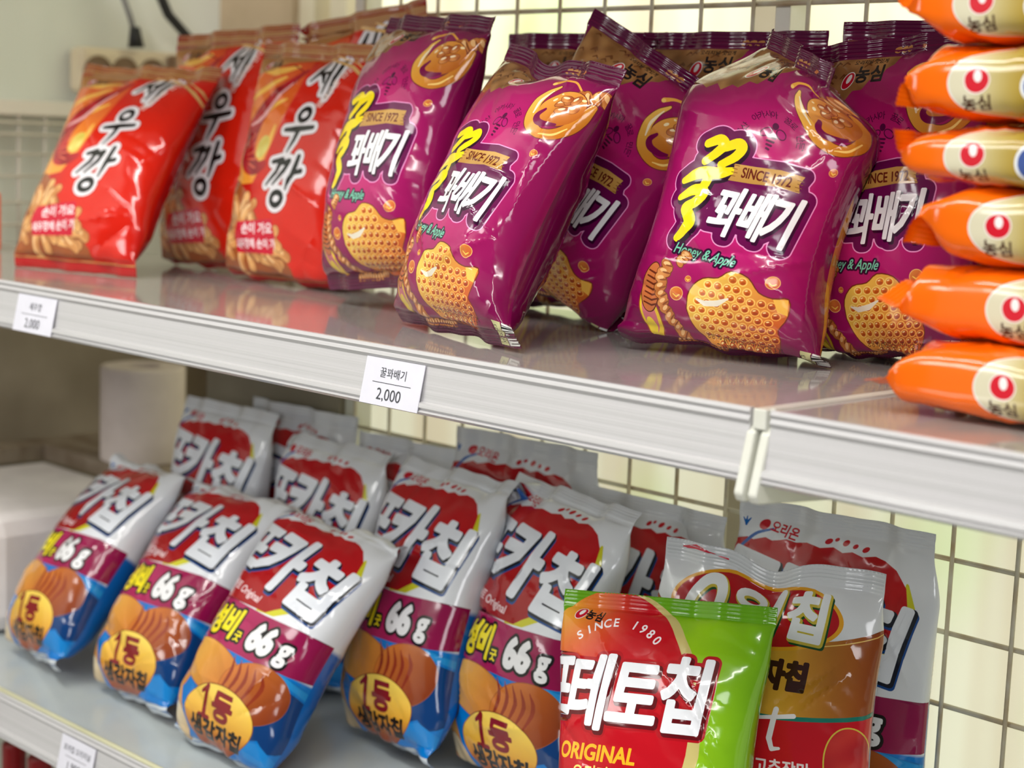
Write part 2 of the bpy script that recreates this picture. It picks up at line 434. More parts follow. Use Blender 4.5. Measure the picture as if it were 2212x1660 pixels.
def make_purple():
    W, H = 170, 238
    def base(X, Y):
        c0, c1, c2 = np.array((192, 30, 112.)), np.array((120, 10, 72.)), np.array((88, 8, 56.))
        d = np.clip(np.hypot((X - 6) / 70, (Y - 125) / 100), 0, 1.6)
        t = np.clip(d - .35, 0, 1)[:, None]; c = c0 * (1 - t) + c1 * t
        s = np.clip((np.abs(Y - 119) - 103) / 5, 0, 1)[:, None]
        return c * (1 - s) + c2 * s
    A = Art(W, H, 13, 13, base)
    A.dx = 20
    # brown snack patch in the upper left corner, maker's mark on it
    A.add(poly((-100, 186), (-78, 188), (-70, 186), (-64, 191), (-56, 187), (-50, 193), (-43, 192), (-38, 199), (-30, 199), (-25, 206), (-17, 207), (-13, 214), (-7, 217), (-4, 225), (-100, 225)), mottle((128, 84, 44), (170, 122, 72), 3.2, 3))
    rs = np.random.RandomState(4); P = None
    for k in range(26):
        x, y = rs.uniform(-92, -14), rs.uniform(190, 222)
        if y < 192 + (x + 74) * .42: continue
        e = strokes([[(x - 3, y - 1, .5), (x, y + 1.5, .8), (x + 3, y, .5)]]); P = e if P is None else P | e
    A.add(P, (108, 62, 28), .35)
    maker_logo(A, -45, 207, .95, -10, '농심', -27, 211, 14)
    A.add(text('오리지널 맛있게', -29, 221, 4.5, bold=.02), (40, 20, 15))
    for k in range(3): A.add(ell(-8 + 6 * k, 229.5, 3.4, 2.0, 20), (190, 130, 70))
    A.add(ell(22, 229, 2.4, 1.4), (190, 110, 60))
    twist_stick(A, [(42, 200), (54, 204), (66, 207), (78, 212)], 6.4, 5)
    # drop of honey with a nut of snack inside
    sm = lambda *p: [tuple(q) for q in smooth(p, 6)]
    ring = strokes([sm((18, 206, 1.2), (13, 197, 3.0), (13, 184, 4.4), (19, 172, 4.6), (29, 166, 3.8), (39, 166, 3.8), (49, 173, 4.6), (55, 184, 4.2), (58, 197, 2.6))])
    core = ell(36, 189, 19, 15.5, 25)
    A.add((ring | core).grow(.7), (116, 44, 40)); A.add(ring, grad((250, 198, 92), (200, 118, 30), 14, 204, 50, 168)); A.add(core, grad((238, 170, 78), (186, 98, 28), 22, 202, 46, 176))
    A.add(strokes([sm((24, 184, 1.4), (21, 178, 2.4), (25, 173.5, 2.6), (34, 173, 2.2), (40, 175, 1.0))]), (120, 12, 72))
    A.add(strokes([sm((16, 201, .5), (14, 190, 1.3), (16, 179, .6))]), (253, 236, 200)); A.add(strokes([sm((33, 164.6, .4), (42, 167, .9), (50, 175, .5))]), (250, 210, 120))
    for x, y, q in ((33, 192, 30), (39, 196, 40), (45, 190, 25), (38, 187, 35), (43, 198, 60), (35, 197, 10)):
        A.add(ell(x, y, 4.8, 3.1, q).grow(.4), (126, 60, 30)); A.add(ell(x, y, 4.8, 3.1, q), mottle((216, 144, 80), (166, 84, 40), 2.0, x)); A.add(ell(x - 1, y + .9, 2.4, 1.0, q), (250, 226, 186), .25)
    A.add(ell(25, 194, 2.0, 1.3, 50), (253, 232, 184)); A.add(ell(49, 200, 2.2, 1.2), (252, 226, 170)); A.add(ell(28, 200, 1.2, .8), (252, 226, 170))
    A.add(strokes([sm((9, 208, 2.2), (17, 213, 1.2), (29, 214, 1.0), (40, 208, .8))]), (238, 170, 70)); A.add(ell(9, 207.6, 2.2, 1.6), (250, 206, 110), .25)
    # little bee and arched line of lettering
    dk = (84, 10, 62)
    A.add(ell(-8, 170.5, 2.3, 2.6), dk)
    for s in (-1, 1):
        w = ell(-8 + s * 5.2, 165.5, 4.6, 3.0, -s * 40); A.add(w, dk); A.add(w.grow(-.8), (178, 24, 112))
    for k, w in enumerate((2.6, 2.4, 1.7, .9)): A.add(strokes([[(-8 - w, 162.6 - 2.7 * k, .75), (-8 + w, 162.0 - 2.7 * k, .75)]]), dk, .15)
    A.add(arc_text('국산 아카시아 꿀로 만든', -9, 158, 21, 172, 10, 6.0, bold=.012), dk, .16)
    for a in (182, 0): A.add(ell(-8 + 22 * math.cos(math.radians(a)), 159 + 22 * math.sin(math.radians(a)), .6, .6), dk, .15)
    # logo
    gg = []
    for dx in (0, 13.5): gg.append([(-48 + dx, 149, 3.2), (-41 + dx, 153, 3.7), (-36.5 + dx * .95, 150, 3.6), (-40 + dx, 143.5, 3.2), (-46 + dx * .9, 137, 2.7)])
    ggul = strokes([[tuple(a) for a in smooth(g, 5)] for g in gg] +
                   [[tuple(a) for a in smooth(g, 5)] for g in ([(-58, 122, 2.2), (-47, 129, 4.0), (-34, 131, 3.8), (-25, 134.5, 2.4)], [(-40, 130, 3.4), (-41, 123, 3.4), (-43, 118, 2.8)],
                    [(-56, 111, 2.4), (-47, 117.5, 3.9), (-39.5, 116.5, 3.7), (-43, 109.5, 3.5), (-49, 105, 3.5), (-45, 100.5, 4.0), (-42.5, 95.5, 3.8), (-46, 89, 3.0), (-49.5, 84.5, 2.4)])])
    ban = poly((-25, 139.5), (-10, 140.5), (6, 142.5), (22, 142), (20, 136), (22, 130.5), (6, 131), (-9, 129), (-26, 128), (-23.5, 133.5))
    wh = text('꽈', -19.5, 108, 36, shear=.17, sx=.60, bold=.024) | text('배', -.5, 109, 36, shear=.17, sx=.56, bold=.024) | text('기', 16.5, 109, 38, shear=.17, sx=.60, bold=.028)
    logo = ggul | ban | wh
    A.add(logo.grow(6.4), (236, 150, 204), .55); A.add(logo.grow(5.6), (104, 10, 76), .55)
    A.add(ggul.move(1.7, -1.9).grow(.8), (40, 8, 36)); A.add(ggul, (248, 222, 20))
    A.add(ban, grad((206, 160, 84), (186, 138, 66), 0, 142, 0, 128))
    A.add(text('SINCE 1972', -1.5, 135.6, 9.6, rot=2, sx=.70, bold=.022), (104, 34, 22), .14)
    for k in range(4):
        for s in (-1, 1): A.add(strokes([[(-1.5 + s * 23.6, 131.5 + 2.4 * k, .28), (-1.5 + s * (20.4 - .8 * (k % 2)), 131.5 + 2.4 * k, .22)]]), (130, 80, 34), .12)
    A.add(wh.move(1.3, -1.5).grow(.5), (52, 4, 44), .3); A.add(wh, (240, 240, 242), .25)
    ha = text('Honey & Apple', -27, 76.5, 9.8, rot=-3, shear=.36, sx=.74, bold=.008)
    A.add(ha.grow(1.3), (56, 6, 50), .25); A.add(ha, (122, 208, 176), .16)
    # honeycomb
    out = [(-36, 40), (-34, 53), (-25, 62), (-14, 64), (-6, 70), (6, 68), (14, 60), (24, 58), (34, 60), (35, 49), (31, 37), (34, 30), (32, 18), (20, 11), (6, 10), (-10, 12), (-26, 20), (-33, 30)]
    comb = polysd([smooth(out + out[:1], 3)])
    A.add(comb.grow(.9), (120, 44, 30)); A.add(comb, grad((246, 204, 88), (206, 88, 28), -26, 62, 30, 20))
    A.add(polysd([smooth([(35, 49), (20, 40), (4, 34), (-4, 22), (-8, 12), (6, 10), (20, 11), (32, 18), (34, 30), (31, 37), (35, 49)], 3)]), grad((226, 120, 44), (178, 70, 24), 0, 44, 30, 12))
    rim = cell = glint = shade = None; rs = np.random.RandomState(9)
    for j in range(-1, 12):
        for i in range(-3, 14):
            x = -28 + i * 6.9 + (3.45 if j % 2 else 0) + rs.uniform(-.4, .4); y = 11 + j * 6.0 + rs.uniform(-.35, .35)
            if comb.f(np.array([x]), np.array([y]))[0] > -2.9: continue
            if x < -22 and y > 54: continue
            r = rs.uniform(.9, 1.06); k = ell(x, y, 3.35, 2.95, 15); c = ell(x, y - .1, 2.55 * r, 2.2 * r, 15); g = ell(x - .7, y + .9, 1.15, .46, 20); sh = ell(x + .3, y - .9, 1.7, .9, 15)
            rim = k if rim is None else rim | k; cell = c if cell is None else cell | c; glint = g if glint is None else glint | g; shade = sh if shade is None else shade | sh
    A.add(rim, grad((255, 230, 126), (240, 156, 66), -26, 62, 30, 22), .28); A.add(cell, grad((222, 124, 40), (170, 56, 18), -20, 60, 30, 20), .24); A.add(shade, grad((196, 92, 30), (134, 36, 14), -20, 60, 30, 20), .22); A.add(glint, (255, 220, 150), .16)
    A.add(strokes([[(-29, 48, .6), (-23, 46, 1.8), (-14, 47.5, 2.0), (-6, 52, .6)]]), (244, 236, 216))
    A.add(poly((34, 60), (24, 58), (28, 50), (35, 49)), (248, 190, 80))
    A.add(text('중량 90 g(450 kcal)/아카시아꿀 3.2%', 6, 20, 5.0, rot=-2, sx=.8), (40, 16, 12), .14); A.add(text('국산꿀 100%, 사과농축액 60%', 8, 14.5, 5.0, rot=-2, sx=.8), (40, 16, 12), .14)
    for x, y, r in ((22.4, 68.7, 4.6), (-44, 49, 4.8), (-36, 60, 2.2), (38, 150, 3.0)): honey_ball(A, x, y, r)
    # honey dipper and sticks
    A.add(ell(-69, 30, 8.5, 18, 8).grow(1), (150, 70, 40)); A.add(ell(-69, 30, 8.5, 18, 8), (232, 196, 52)); A.add(ell(-69.5, 31, 6, 14.5, 8), (206, 110, 120)); A.add(ell(-70, 22, 4, 7, 8), (236, 206, 60))
    dip = ell(-66, 50, 8, 17, -14); A.add(dip.grow(.8), (92, 38, 22)); A.add(dip, (200, 112, 62))
    for k in range(7): A.add(strokes([[(-73 + k * .8, 40 + 3.6 * k, .55), (-66 + k * .8, 38 + 3.6 * k, .7), (-59 + k * .5, 40 + 3.6 * k, .5)]]), (104, 44, 24), .2)
    twist_stick(A, [(-53, 66), (-57, 54), (-55, 40), (-49, 27), (-42, 14)], 4.3, 2)
    twist_stick(A, [(-52, 9), (-40, 10), (-28, 9), (-14, 11)], 2.6, 7); twist_stick(A, [(-44, 70), (-40, 75)], 3.2, 8)
    A.dx = 0
    A.add(poly((64, 2), (74, 2), (77, 24), (69, 24)), (206, 204, 150)); A.add(text('080-023', 70.5, 12, 4.6, rot=86), (50, 40, 30), .14)
    A.add(poly((75, 2), (85, 2), (85, 24), (78, 24)), (232, 232, 228))
    for k in range(7): A.add(rect(76.5, 3 + 2.8 * k, 85, 3 + 2.8 * k + .8 + .5 * (k % 3)), (20, 18, 20), .2)
    return A.build()

def make_red():
    W, H = 172, 236
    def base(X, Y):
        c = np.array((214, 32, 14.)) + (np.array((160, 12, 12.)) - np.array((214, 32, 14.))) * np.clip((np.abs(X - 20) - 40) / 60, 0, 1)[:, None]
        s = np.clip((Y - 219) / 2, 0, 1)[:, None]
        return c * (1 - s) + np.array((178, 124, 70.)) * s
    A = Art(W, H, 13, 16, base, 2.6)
    A.dx = -9
    A.add(poly((-90, 92), (-90, 222), (0, 222), (4, 208), (2, 185), (-6, 150), (-14, 118), (-24, 96)), grad((244, 168, 60), (220, 74, 26), -70, 110, 0, 215))
    for p in ([(-60, 206, 2.5), (-35, 204, 4), (-12, 210, 2)], [(-66, 176, 2), (-46, 186, 3.4), (-20, 198, 1.4)], [(-44, 150, 2), (-28, 166, 3.2), (-8, 176, 1.2)], [(-26, 104, 2), (-16, 130, 3.6), (-12, 150, 1.5)]):
        A.add(strokes([[tuple(a) for a in smooth(p, 5)]]), (248, 190, 84))
    pr = [(2, 206, 2), (-10, 194, 4), (-26, 178, 7), (-40, 158, 10), (-47, 136, 12), (-40, 117, 10), (-26, 110, 7), (-14, 114, 4)]
    A.add(strokes([[tuple(a) for a in smooth(pr, 5)]]), mottle((186, 20, 34), (140, 8, 24), 5, 2))
    A.add(strokes([[tuple(a) for a in smooth([(-8, 192, .8), (-22, 176, 1.8), (-34, 158, 2.4), (-50, 150, 1)], 5)]]), (236, 176, 176))
    for k in range(5): A.add(strokes([[(-54 + 4 * k, 130 - 4 * k, .7), (-38 + 3 * k, 142 - 8 * k, .9)]]), (224, 96, 70), .3)
    A.add(ell(-22, 130, 8, 11, -20), mottle((240, 232, 140), (214, 190, 80), 4, 1))
    A.add(strokes([[(-2, 205, .6), (-20, 212, .6), (-50, 208, .5)]]), (150, 30, 30), .3)
    rs = np.random.RandomState(3); it = []
    for k in range(46):
        x, y = rs.uniform(-76, 36), rs.uniform(18, 96)
        if y > 96 - (x + 60) * .72: continue
        a = math.radians(rs.choice([110, 75, 140, 40, 160]) + rs.uniform(-15, 15)); L = rs.uniform(10, 15); bnd = rs.uniform(-5, 5)
        it.append([(x - L * math.cos(a), y - L * math.sin(a)), (x - bnd * math.sin(a), y + bnd * math.cos(a)), (x + L * math.cos(a), y + L * math.sin(a))])
    A.add(poly((-90, 12), (-90, 100), (-50, 98), (-28, 84), (-8, 62), (18, 40), (36, 22), (38, 12)), (158, 84, 40))
    snack_sticks(A, it, 4.6, (232, 176, 110), (196, 128, 70))
    A.add(poly((-40, 60), (10, 66), (16, 50), (12, 34), (-44, 32), (-46, 48)), (204, 16, 50))
    A.add(text('손이 가요', -10, 56, 11, rot=4, bold=.03), (244, 226, 230), .2); A.add(text('새우깡에 손이 가', -14, 42, 9.5, rot=4, sx=.9, bold=.03), (244, 226, 230), .2)
    # brush lettering from top to bottom
    br = {'sae': [[(.34, .98, .045), (.26, .70, .075), (.02, .42, .03)], [(.24, .72, .06), (.42, .58, .07), (.50, .40, .04)], [(.44, .66, .05), (.66, .70, .05)], [(.66, 1.0, .06), (.64, .5, .065), (.60, .12, .03)], [(.90, 1.06, .06), (.88, .5, .075), (.84, -.02, .03)]],
          'u': [[(.50 + .17 * math.cos(a), .80 + .15 * math.sin(a), .06) for a in np.linspace(.9, 7.0, 14)], [(.04, .42, .05), (.4, .45, .075), (.95, .52, .055)], [(.52, .47, .07), (.47, .2, .06), (.36, -.08, .025)]],
          'kkang': [[(.06, .92, .05), (.34, .98, .07), (.28, .72, .06), (.02, .42, .03)], [(.34, .9, .05), (.58, .96, .07), (.52, .74, .06), (.26, .44, .03)], [(.84, 1.08, .06), (.80, .7, .07), (.74, .36, .03)], [(.80, .72, .05), (1.02, .78, .06)], [(.50 + .18 * math.cos(a), .14 + .14 * math.sin(a), .065) for a in np.linspace(1.2, 7.4, 14)]]}
    S = None
    for key, x, y, k in (('sae', 11, 180, 36), ('u', 1, 130, 40), ('kkang', -7, 78, 42)):
        s = strokes([[(a[0] * k * .95 + x + a[1] * k * .12, a[1] * k + y, a[2] * k) for a in st] for st in br[key]]); S = s if S is None else S | s
    A.add(S.grow(4.4), (120, 50, 40), .5); A.add(S.grow(3.9), (236, 232, 236), .5); A.add(S, (18, 16, 18), .35)
    A.add(text('생새우로 만든 맛', 49, 196, 8.6, rot=62, bold=.02), (240, 214, 206), .2)
    A.add(strokes([[(20, 222, 1.6), (58, 212, 1.6), (96, 188, 1.6)]]), (226, 180, 112)); A.add(strokes([[(34, 224, .8), (62, 216, .8), (96, 196, .8)]]), (226, 180, 112))
    A.add(poly((-90, 224), (-90, 202), (-60, 203), (-42, 207), (-26, 214), (0, 219), (6, 224)), (178, 124, 70))
    maker_logo(A, -58, 212, .75, 0, '농심', -44, 213, 9)
    A.dx = 0; A.add(rect(-90, 0, 90, 9), (190, 20, 20)); A.add(rect(-90, 9.5, 90, 11), (214, 160, 90))
    return A.build()

def make_chip():
    W, H = 165, 245
    A = Art(W, H, 12, 13, lambda X, Y: np.where((Y < 99)[:, None], np.array((4, 116, 198.)), np.array((226, 229, 234.))))
    A.add(poly((-84, -1), (84, -1), (84, 12), (-84, 12)), (214, 220, 226))
    # blue lower part with torn patches
    A.add(poly((34, 92), (60, 88), (84, 84), (84, 40), (70, 34), (58, 42), (44, 36), (30, 48), (26, 70)), (12, 58, 116)); A.add(poly((30, 100), (84, 92), (84, 86), (60, 90), (40, 88), (32, 92)), (34, 140, 208))
    A.add(poly((40, 34), (60, 40), (84, 30), (84, 18), (50, 22)), (26, 130, 206))
    # red field with torn right edge
    red = [(-84, 134), (-84, 214), (-72, 217), (-66, 216), (-56, 219.5), (-50, 218), (-38, 221), (-30, 220), (-20, 222), (-8, 220.5), (2, 222.5), (10, 220), (18, 222), (26, 220), (36, 222), (44, 220.5), (53, 216), (60, 206), (61, 192), (57, 178), (50, 166), (39, 155), (28, 146), (16, 139), (8, 134)]
    yl = [(61, 208), (65, 194), (61, 177), (53, 163), (43, 152), (31, 142), (18, 135), (-2, 134), (16, 142), (30, 150), (43, 164), (52, 180)]
    A.add(poly(*yl).grow(1.2), (206, 202, 40)); A.add(poly(*red), lambda X, Y: np.array((160, 12, 20.)) + (np.array((186, 18, 26.)) - np.array((160, 12, 20.))) * np.clip((Y - 140) / 60, 0, 1)[:, None])
    A.add(strokes([[tuple(a) for a in smooth([(-80, 186, .6), (-76, 206, 1.3), (-66, 220, 1.3), (-52, 226, .7)], 5)]]), (44, 96, 176))
    # maker's line in the white top
    A.add(ell(-60, 228, 4.6, 3.6, 20), (196, 24, 44)); A.add(text('오리온', -42, 226.5, 9, rot=-8, bold=.03), (196, 24, 44), .22)
    for x, y, r in ((-2, 226, 3), (4, 228, 2), (12, 227, 3.2), (20, 226, 2.4), (28, 225, 2.8)): A.add(ell(x, y, r, r * .6, 30), (196, 30, 40), .3)
    A.add(strokes([[(-78, 231, .4), (-75, 227, 1.2), (-72, 231, .4)], [(-75, 232, .4), (-75, 226, 1.0)]]), (20, 100, 180), .3)
    # title
    T = text('포', -62, 187, 54, rot=-8, shear=.10, sx=1.05, bold=.045) | text('카', -13, 181, 57, rot=-8, shear=.10, sx=1.05, bold=.045) | text('칩', 38, 171, 54, rot=-8, shear=.10, sx=1.04, bold=.045)
    A.add(T.move(2.4, -3.2).grow(1.0), (14, 70, 140), .4); A.add(T.move(1.4, -1.4).grow(1.1), (16, 24, 40), .4); A.add(T, (230, 234, 242), .35)
    A.add(text('포테토 Original', -36, 145, 9.0, rot=-7, shear=.1, sx=1.1, bold=.02), (234, 210, 214), .2)
    # plum band
    A.add(poly((-84, 99), (-60, 99), (-20, 96), (20, 95), (60, 97), (84, 100), (84, 134), (50, 133), (10, 132), (-30, 134), (-84, 135)), lambda X, Y: np.array((142, 16, 72.)) + (np.array((172, 28, 90.)) - np.array((142, 16, 72.))) * np.clip(1 - np.abs(X + 10) / 60, 0, 1)[:, None])
    g = text('가성비', -42, 116, 27, shear=.06, sx=.82, bold=.045) | text('굿', -6, 108, 9, bold=.04); A.add(g.grow(2.2), (24, 18, 20), .3); A.add(g, (244, 226, 30), .25)
    w = text('66', 20, 114, 30, shear=.05, sx=.92, bold=.06) | text('g', 46, 109, 26, shear=.05, sx=.9, bold=.04); A.add(w.grow(2.4), (22, 18, 20), .3); A.add(w, (236, 236, 238), .25)
    # chips and potatoes
    for x, y, rx, ry, q, c0, c1 in ((-70, 72, 26, 24, 60, (238, 186, 86), (200, 124, 40)), (-22, 78, 46, 19, -8, (236, 184, 84), (190, 104, 36)), (34, 72, 36, 24, 12, (214, 126, 48), (122, 46, 22)), (-70, 40, 20, 24, 24, (236, 190, 100), (204, 130, 50)), (-58, 24, 13, 17, 30, (238, 224, 190), (206, 170, 120))):
        A.add(ell(x, y, rx, ry, q).grow(.6), (150, 80, 34)); A.add(ell(x, y, rx, ry, q), grad(c0, c1, x - rx * .8, y + ry, x + rx * .8, y - ry))
    for k in range(5): A.add(strokes([[tuple(a) for a in smooth([(4 + 9 * k, 94 - k, .4), (8 + 9 * k, 79, 2.0), (0 + 9 * k, 60, .5)], 4)]]), (140, 50, 24), .35)
    A.add(ell(4, 40, 47, 28, 6).grow(.8), (120, 60, 24)); A.add(ell(4, 40, 47, 28, 6), lambda X, Y: np.where((Y > 38)[:, None], np.array((242, 208, 90.)) + (np.array((226, 160, 50.)) - np.array((242, 208, 90.))) * np.clip((64 - Y) / 30, 0, 1)[:, None], np.array((226, 160, 50.)) + (np.array((150, 66, 28.)) - np.array((226, 160, 50.))) * np.clip((38 - Y) / 20, 0, 1)[:, None]))
    one = strokes([[(-12, 63, 2.6), (-13.5, 40, 2.6)], [(-19, 58, 1.6), (-12, 63, 2.4)], [(-20, 39, 2.0), (-7, 39.5, 2.0)]])
    A.add(one | text('등', 11, 52, 25, sx=1.25, bold=.05), (132, 22, 30), .3); A.add(text('생감자칩', 4, 30, 18, sx=1.18, bold=.055), (26, 14, 12), .25)
    return A.build()

def make_green():
    W, H = 170, 240
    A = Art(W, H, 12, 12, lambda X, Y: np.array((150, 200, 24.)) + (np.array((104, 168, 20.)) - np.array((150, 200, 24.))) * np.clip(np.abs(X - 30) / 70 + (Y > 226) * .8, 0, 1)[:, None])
    A.dy = 37; A.dx = -16
    A.add(ell(-12, 116, 68, 88, 12).grow(2.6), (206, 190, 120)); A.add(ell(-18, 116, 68, 90, 10), lambda X, Y: np.array((194, 14, 30.)) + (np.array((240, 168, 54.)) - np.array((194, 14, 30.))) * np.clip(1.1 - np.hypot(X + 66, Y - 186) / 62, 0, 1)[:, None])
    A.add(poly((-60, 60), (-20, 40), (20, 44), (44, 64), (52, 50), (20, 28), (-20, 22), (-70, 30)), grad((240, 226, 180), (206, 176, 110), 0, 60, 0, 26))
    T = text('포', -58, 131, 53, shear=.08, sx=.74, bold=.03) | text('테', -27, 129, 55, shear=.10, sx=.72, bold=.03) | text('토', 9, 130, 53, shear=.08, sx=.78, bold=.03) | text('칩', 44, 132, 55, shear=.10, sx=.74, bold=.03)
    A.add(T.move(1, -1).grow(3.4), (176, 12, 26), .5); A.add(T.move(1.6, -1.6).grow(1.2), (96, 8, 18), .4); A.add(T, (240, 242, 248), .35)
    A.add(arc_text('SINCE 1980', -12, 132, 47, 132, 50, 9.5, bold=.02), (246, 236, 240), .18)
    A.add(text('ORIGINAL', -16, 88, 15, shear=.14, sx=.92, bold=.03), (248, 186, 40), .22); A.add(text('오리지널', -14, 74, 12, sx=.9, bold=.02), (248, 222, 120), .2)
    A.dx = A.dy = 0
    maker_logo(A, -66, 221, .75, -20, '농심', -54, 220, 9, -8)
    return A.build()

def make_swing():
    W, H = 172, 245
    top = lambda X: 187 + (X / 86) ** 2 * 18
    mid = lambda X: 136 + (X / 86) ** 2 * 8
    gold = lambda X, Y: np.array((216, 162, 54.)) + (np.array((146, 70, 26.)) - np.array((216, 162, 54.))) * np.clip((np.abs(X + 2) - 22) / 58, 0, 1)[:, None]
    A = Art(W, H, 12, 15, lambda X, Y: np.where((Y > top(X))[:, None], np.array((220, 222, 226.)), np.where((Y > mid(X))[:, None], gold(X, Y), np.array((196, 20, 34.)))), 2.3)
    xs = np.linspace(-86, 86, 33)
    A.add(polysd([np.array([(x, top(x)) for x in xs] + [(x, mid(x)) for x in xs[::-1]])]), gold)
    A.add(strokes([[(x, mid(x) + 1.2, 1.5) for x in xs]]), (30, 120, 104)); A.add(strokes([[(x, top(x) - 3, .35) for x in xs]]), (240, 200, 110), .2)
    A.add(ell(-6, 207, 64, 27, 0), (226, 160, 36)); A.add(ell(-6, 207, 61, 24.5, 0), (176, 20, 30))
    A.dy = 16
    sw = strokes([[tuple(a) for a in smooth(p, 5)] for p in ([(-56, 180, 3.4), (-53, 194, 3.8), (-45, 205, 4.0), (-36, 206, 4.2), (-32, 198, 3.8), (-33, 184, 3.4)],)])
    wi = strokes([[(-10 + 9 * math.cos(a), 202 + 6 * math.sin(a), 2.8) for a in np.linspace(0, 2 * math.pi, 20)], [(-23, 189, 2.7), (1, 192, 2.9)], [(-10, 190, 2.6), (-12, 179, 2.2)], [(12, 212, 3.4), (9, 193, 3.4), (6, 178, 2.4)]])
    T = sw | wi | text('칩', 32, 192, 37, rot=-4, shear=.12, sx=.92, bold=.04)
    A.add(T.move(2.0, -2.6).grow(.9), (22, 74, 36), .4); A.add(T.move(.8, -1).grow(1.0), (196, 176, 60), .4); A.add(T, (232, 234, 236), .35)
    A.add(text('생감자칩', 4, 150, 21, shear=.12, sx=.84, bold=.06), (58, 28, 22), .3)
    A.add(strokes([[tuple(np.array(q) + np.array((6, 41, 0))) for q in p] for p in [[(-30, 84, 1.6), (-33, 58, 1.8)], [(-16, 86, 1.6), (-20, 58, 1.8)], [(-32, 71, 1.3), (-16, 73, 1.3)], [(-8 + 5.5 * math.cos(a), 66 + 7 * math.sin(a), 1.6) for a in np.linspace(0, 6.4, 16)], [(12, 86, 1.8), (8, 66, 2), (10, 59, 1.6), (15, 60, 1)], [(0, 79, 1.2), (24, 83, 1.6)]]]), (238, 232, 234), .3)
    A.add(text('볶음고추장맛', 14, 88, 11.5, sx=.9, bold=.025), (240, 222, 222), .2)
    for s in (1, -1): A.add(ell(s * 70, 90, 18, 30, s * 10).grow(1), (214, 190, 70)); A.add(ell(s * 70, 90, 18, 30, s * 10), mottle((206, 60, 50), (170, 24, 36), 6, s))
    A.add(strokes([[(-72, 224, .8), (-60, 226, 1.6), (-48, 224, .7), (-34, 222, .6)]]), (206, 40, 66))
    return A.build()

def make_noodle(dy=0):
    W, H = 124, 215                     # film x runs up the side of the lying pack, film y runs from its hidden end to the tip
    A = Art(W, H, 12, 14, (244, 108, 10), 2.6); A.lines = [0.0]; A.dy = dy; A.dx = -4
    win = ell(4, 86, 25, 62, 0); A.add(win.grow(1.0), (226, 226, 220)); A.add(win, lambda X, Y: np.array((214, 208, 180.)) + (np.array((168, 140, 50.)) - np.array((214, 208, 180.))) * np.clip((136 - Y) / 30, 0, 1)[:, None])
    # mark and name, upright when the pack lies on its side
    A.add(ell(5, 132, 7.2, 7.8), (236, 226, 220)); A.add(ell(5, 132, 6.4, 7.0), (206, 22, 44)); A.add(ell(7, 131.6, 3.4, 2.4, 8), (240, 234, 234), .2)
    A.add(text('농심', -7, 132, 9.5, rot=-90, bold=.03), (70, 36, 16), .18)
    A.add(ell(2, 96, 10, 11), (236, 240, 244)); A.add(ell(2, 96, 8.4, 9.4), (60, 84, 150))
    return A.build()
# ---------------------------------------------------------------- materials
def mat(name, col=(200, 200, 200), rough=.5, metal=0.0, coat=0.0, spec=.5, noise=None, bump=None, attr=None, trans=0.0, emit=None):
    m = bpy.data.materials.new(name); m.use_nodes = True; nt = m.node_tree; b = nt.nodes['Principled BSDF']
    c = tuple(float(v) for v in lin(col)) + (1,)
    b.inputs['Base Color'].default_value = c; b.inputs['Roughness'].default_value = rough; b.inputs['Metallic'].default_value = metal
    b.inputs['Coat Weight'].default_value = coat; b.inputs['Coat Roughness'].default_value = .06; b.inputs['Specular IOR Level'].default_value = spec
    b.inputs['Transmission Weight'].default_value = trans
    tc = nt.nodes.new('ShaderNodeTexCoord')
    if attr:
        a = nt.nodes.new('ShaderNodeVertexColor'); a.layer_name = attr; nt.links.new(a.outputs[0], b.inputs['Base Color'])
    if noise:                       # (scale, second colour, stretch)
        mp = nt.nodes.new('ShaderNodeMapping'); mp.inputs['Scale'].default_value = noise[2]; nt.links.new(tc.outputs['Object'], mp.inputs[0])
        n = nt.nodes.new('ShaderNodeTexNoise'); n.inputs['Scale'].default_value = noise[0]; n.inputs['Detail'].default_value = 3; nt.links.new(mp.outputs[0], n.inputs[0])
        r = nt.nodes.new('ShaderNodeValToRGB'); r.color_ramp.elements[0].color = c; r.color_ramp.elements[1].color = tuple(float(v) for v in lin(noise[1])) + (1,)
        r.color_ramp.elements[0].position = .4; r.color_ramp.elements[1].position = noise[3] if len(noise) > 3 else .65
        nt.links.new(n.outputs[0], r.inputs[0]); nt.links.new(r.outputs[0], b.inputs['Base Color'])
    if bump:                        # (scale, strength, stretch, distance)
        mp = nt.nodes.new('ShaderNodeMapping'); mp.inputs['Scale'].default_value = bump[2]; nt.links.new(tc.outputs['Object'], mp.inputs[0])
        n = nt.nodes.new('ShaderNodeTexNoise'); n.inputs['Scale'].default_value = bump[0]; n.inputs['Detail'].default_value = 2; nt.links.new(mp.outputs[0], n.inputs[0])
        k = nt.nodes.new('ShaderNodeBump'); k.inputs['Strength'].default_value = bump[1]; k.inputs['Distance'].default_value = bump[3]
        nt.links.new(n.outputs[0], k.inputs['Height']); nt.links.new(k.outputs[0], b.inputs['Normal'])
        if coat: nt.links.new(k.outputs[0], b.inputs['Coat Normal'])
    return m
U1 = (1, 1, 1)
FILM = mat('printed_film', rough=.14, coat=.3, spec=.4, attr='print', bump=(26, .10, U1, .001))
CARD = mat('card', (222, 221, 232), .6, noise=(60, (226, 225, 236), U1)); INK = mat('ink', (70, 72, 78), .6, noise=(80, (62, 64, 70), U1))
STEEL = mat('painted_steel', (182, 177, 173), .09, spec=.5, coat=.35, noise=(14, (174, 169, 166), U1), bump=(9, .03, U1, .002))
RAIL = mat('price_rail_plastic', (198, 196, 198), .22, coat=.4, noise=(3, (187, 186, 187), (.3, 160, 160), .7), bump=(2.0, .3, (.25, 400, 400), .0006))
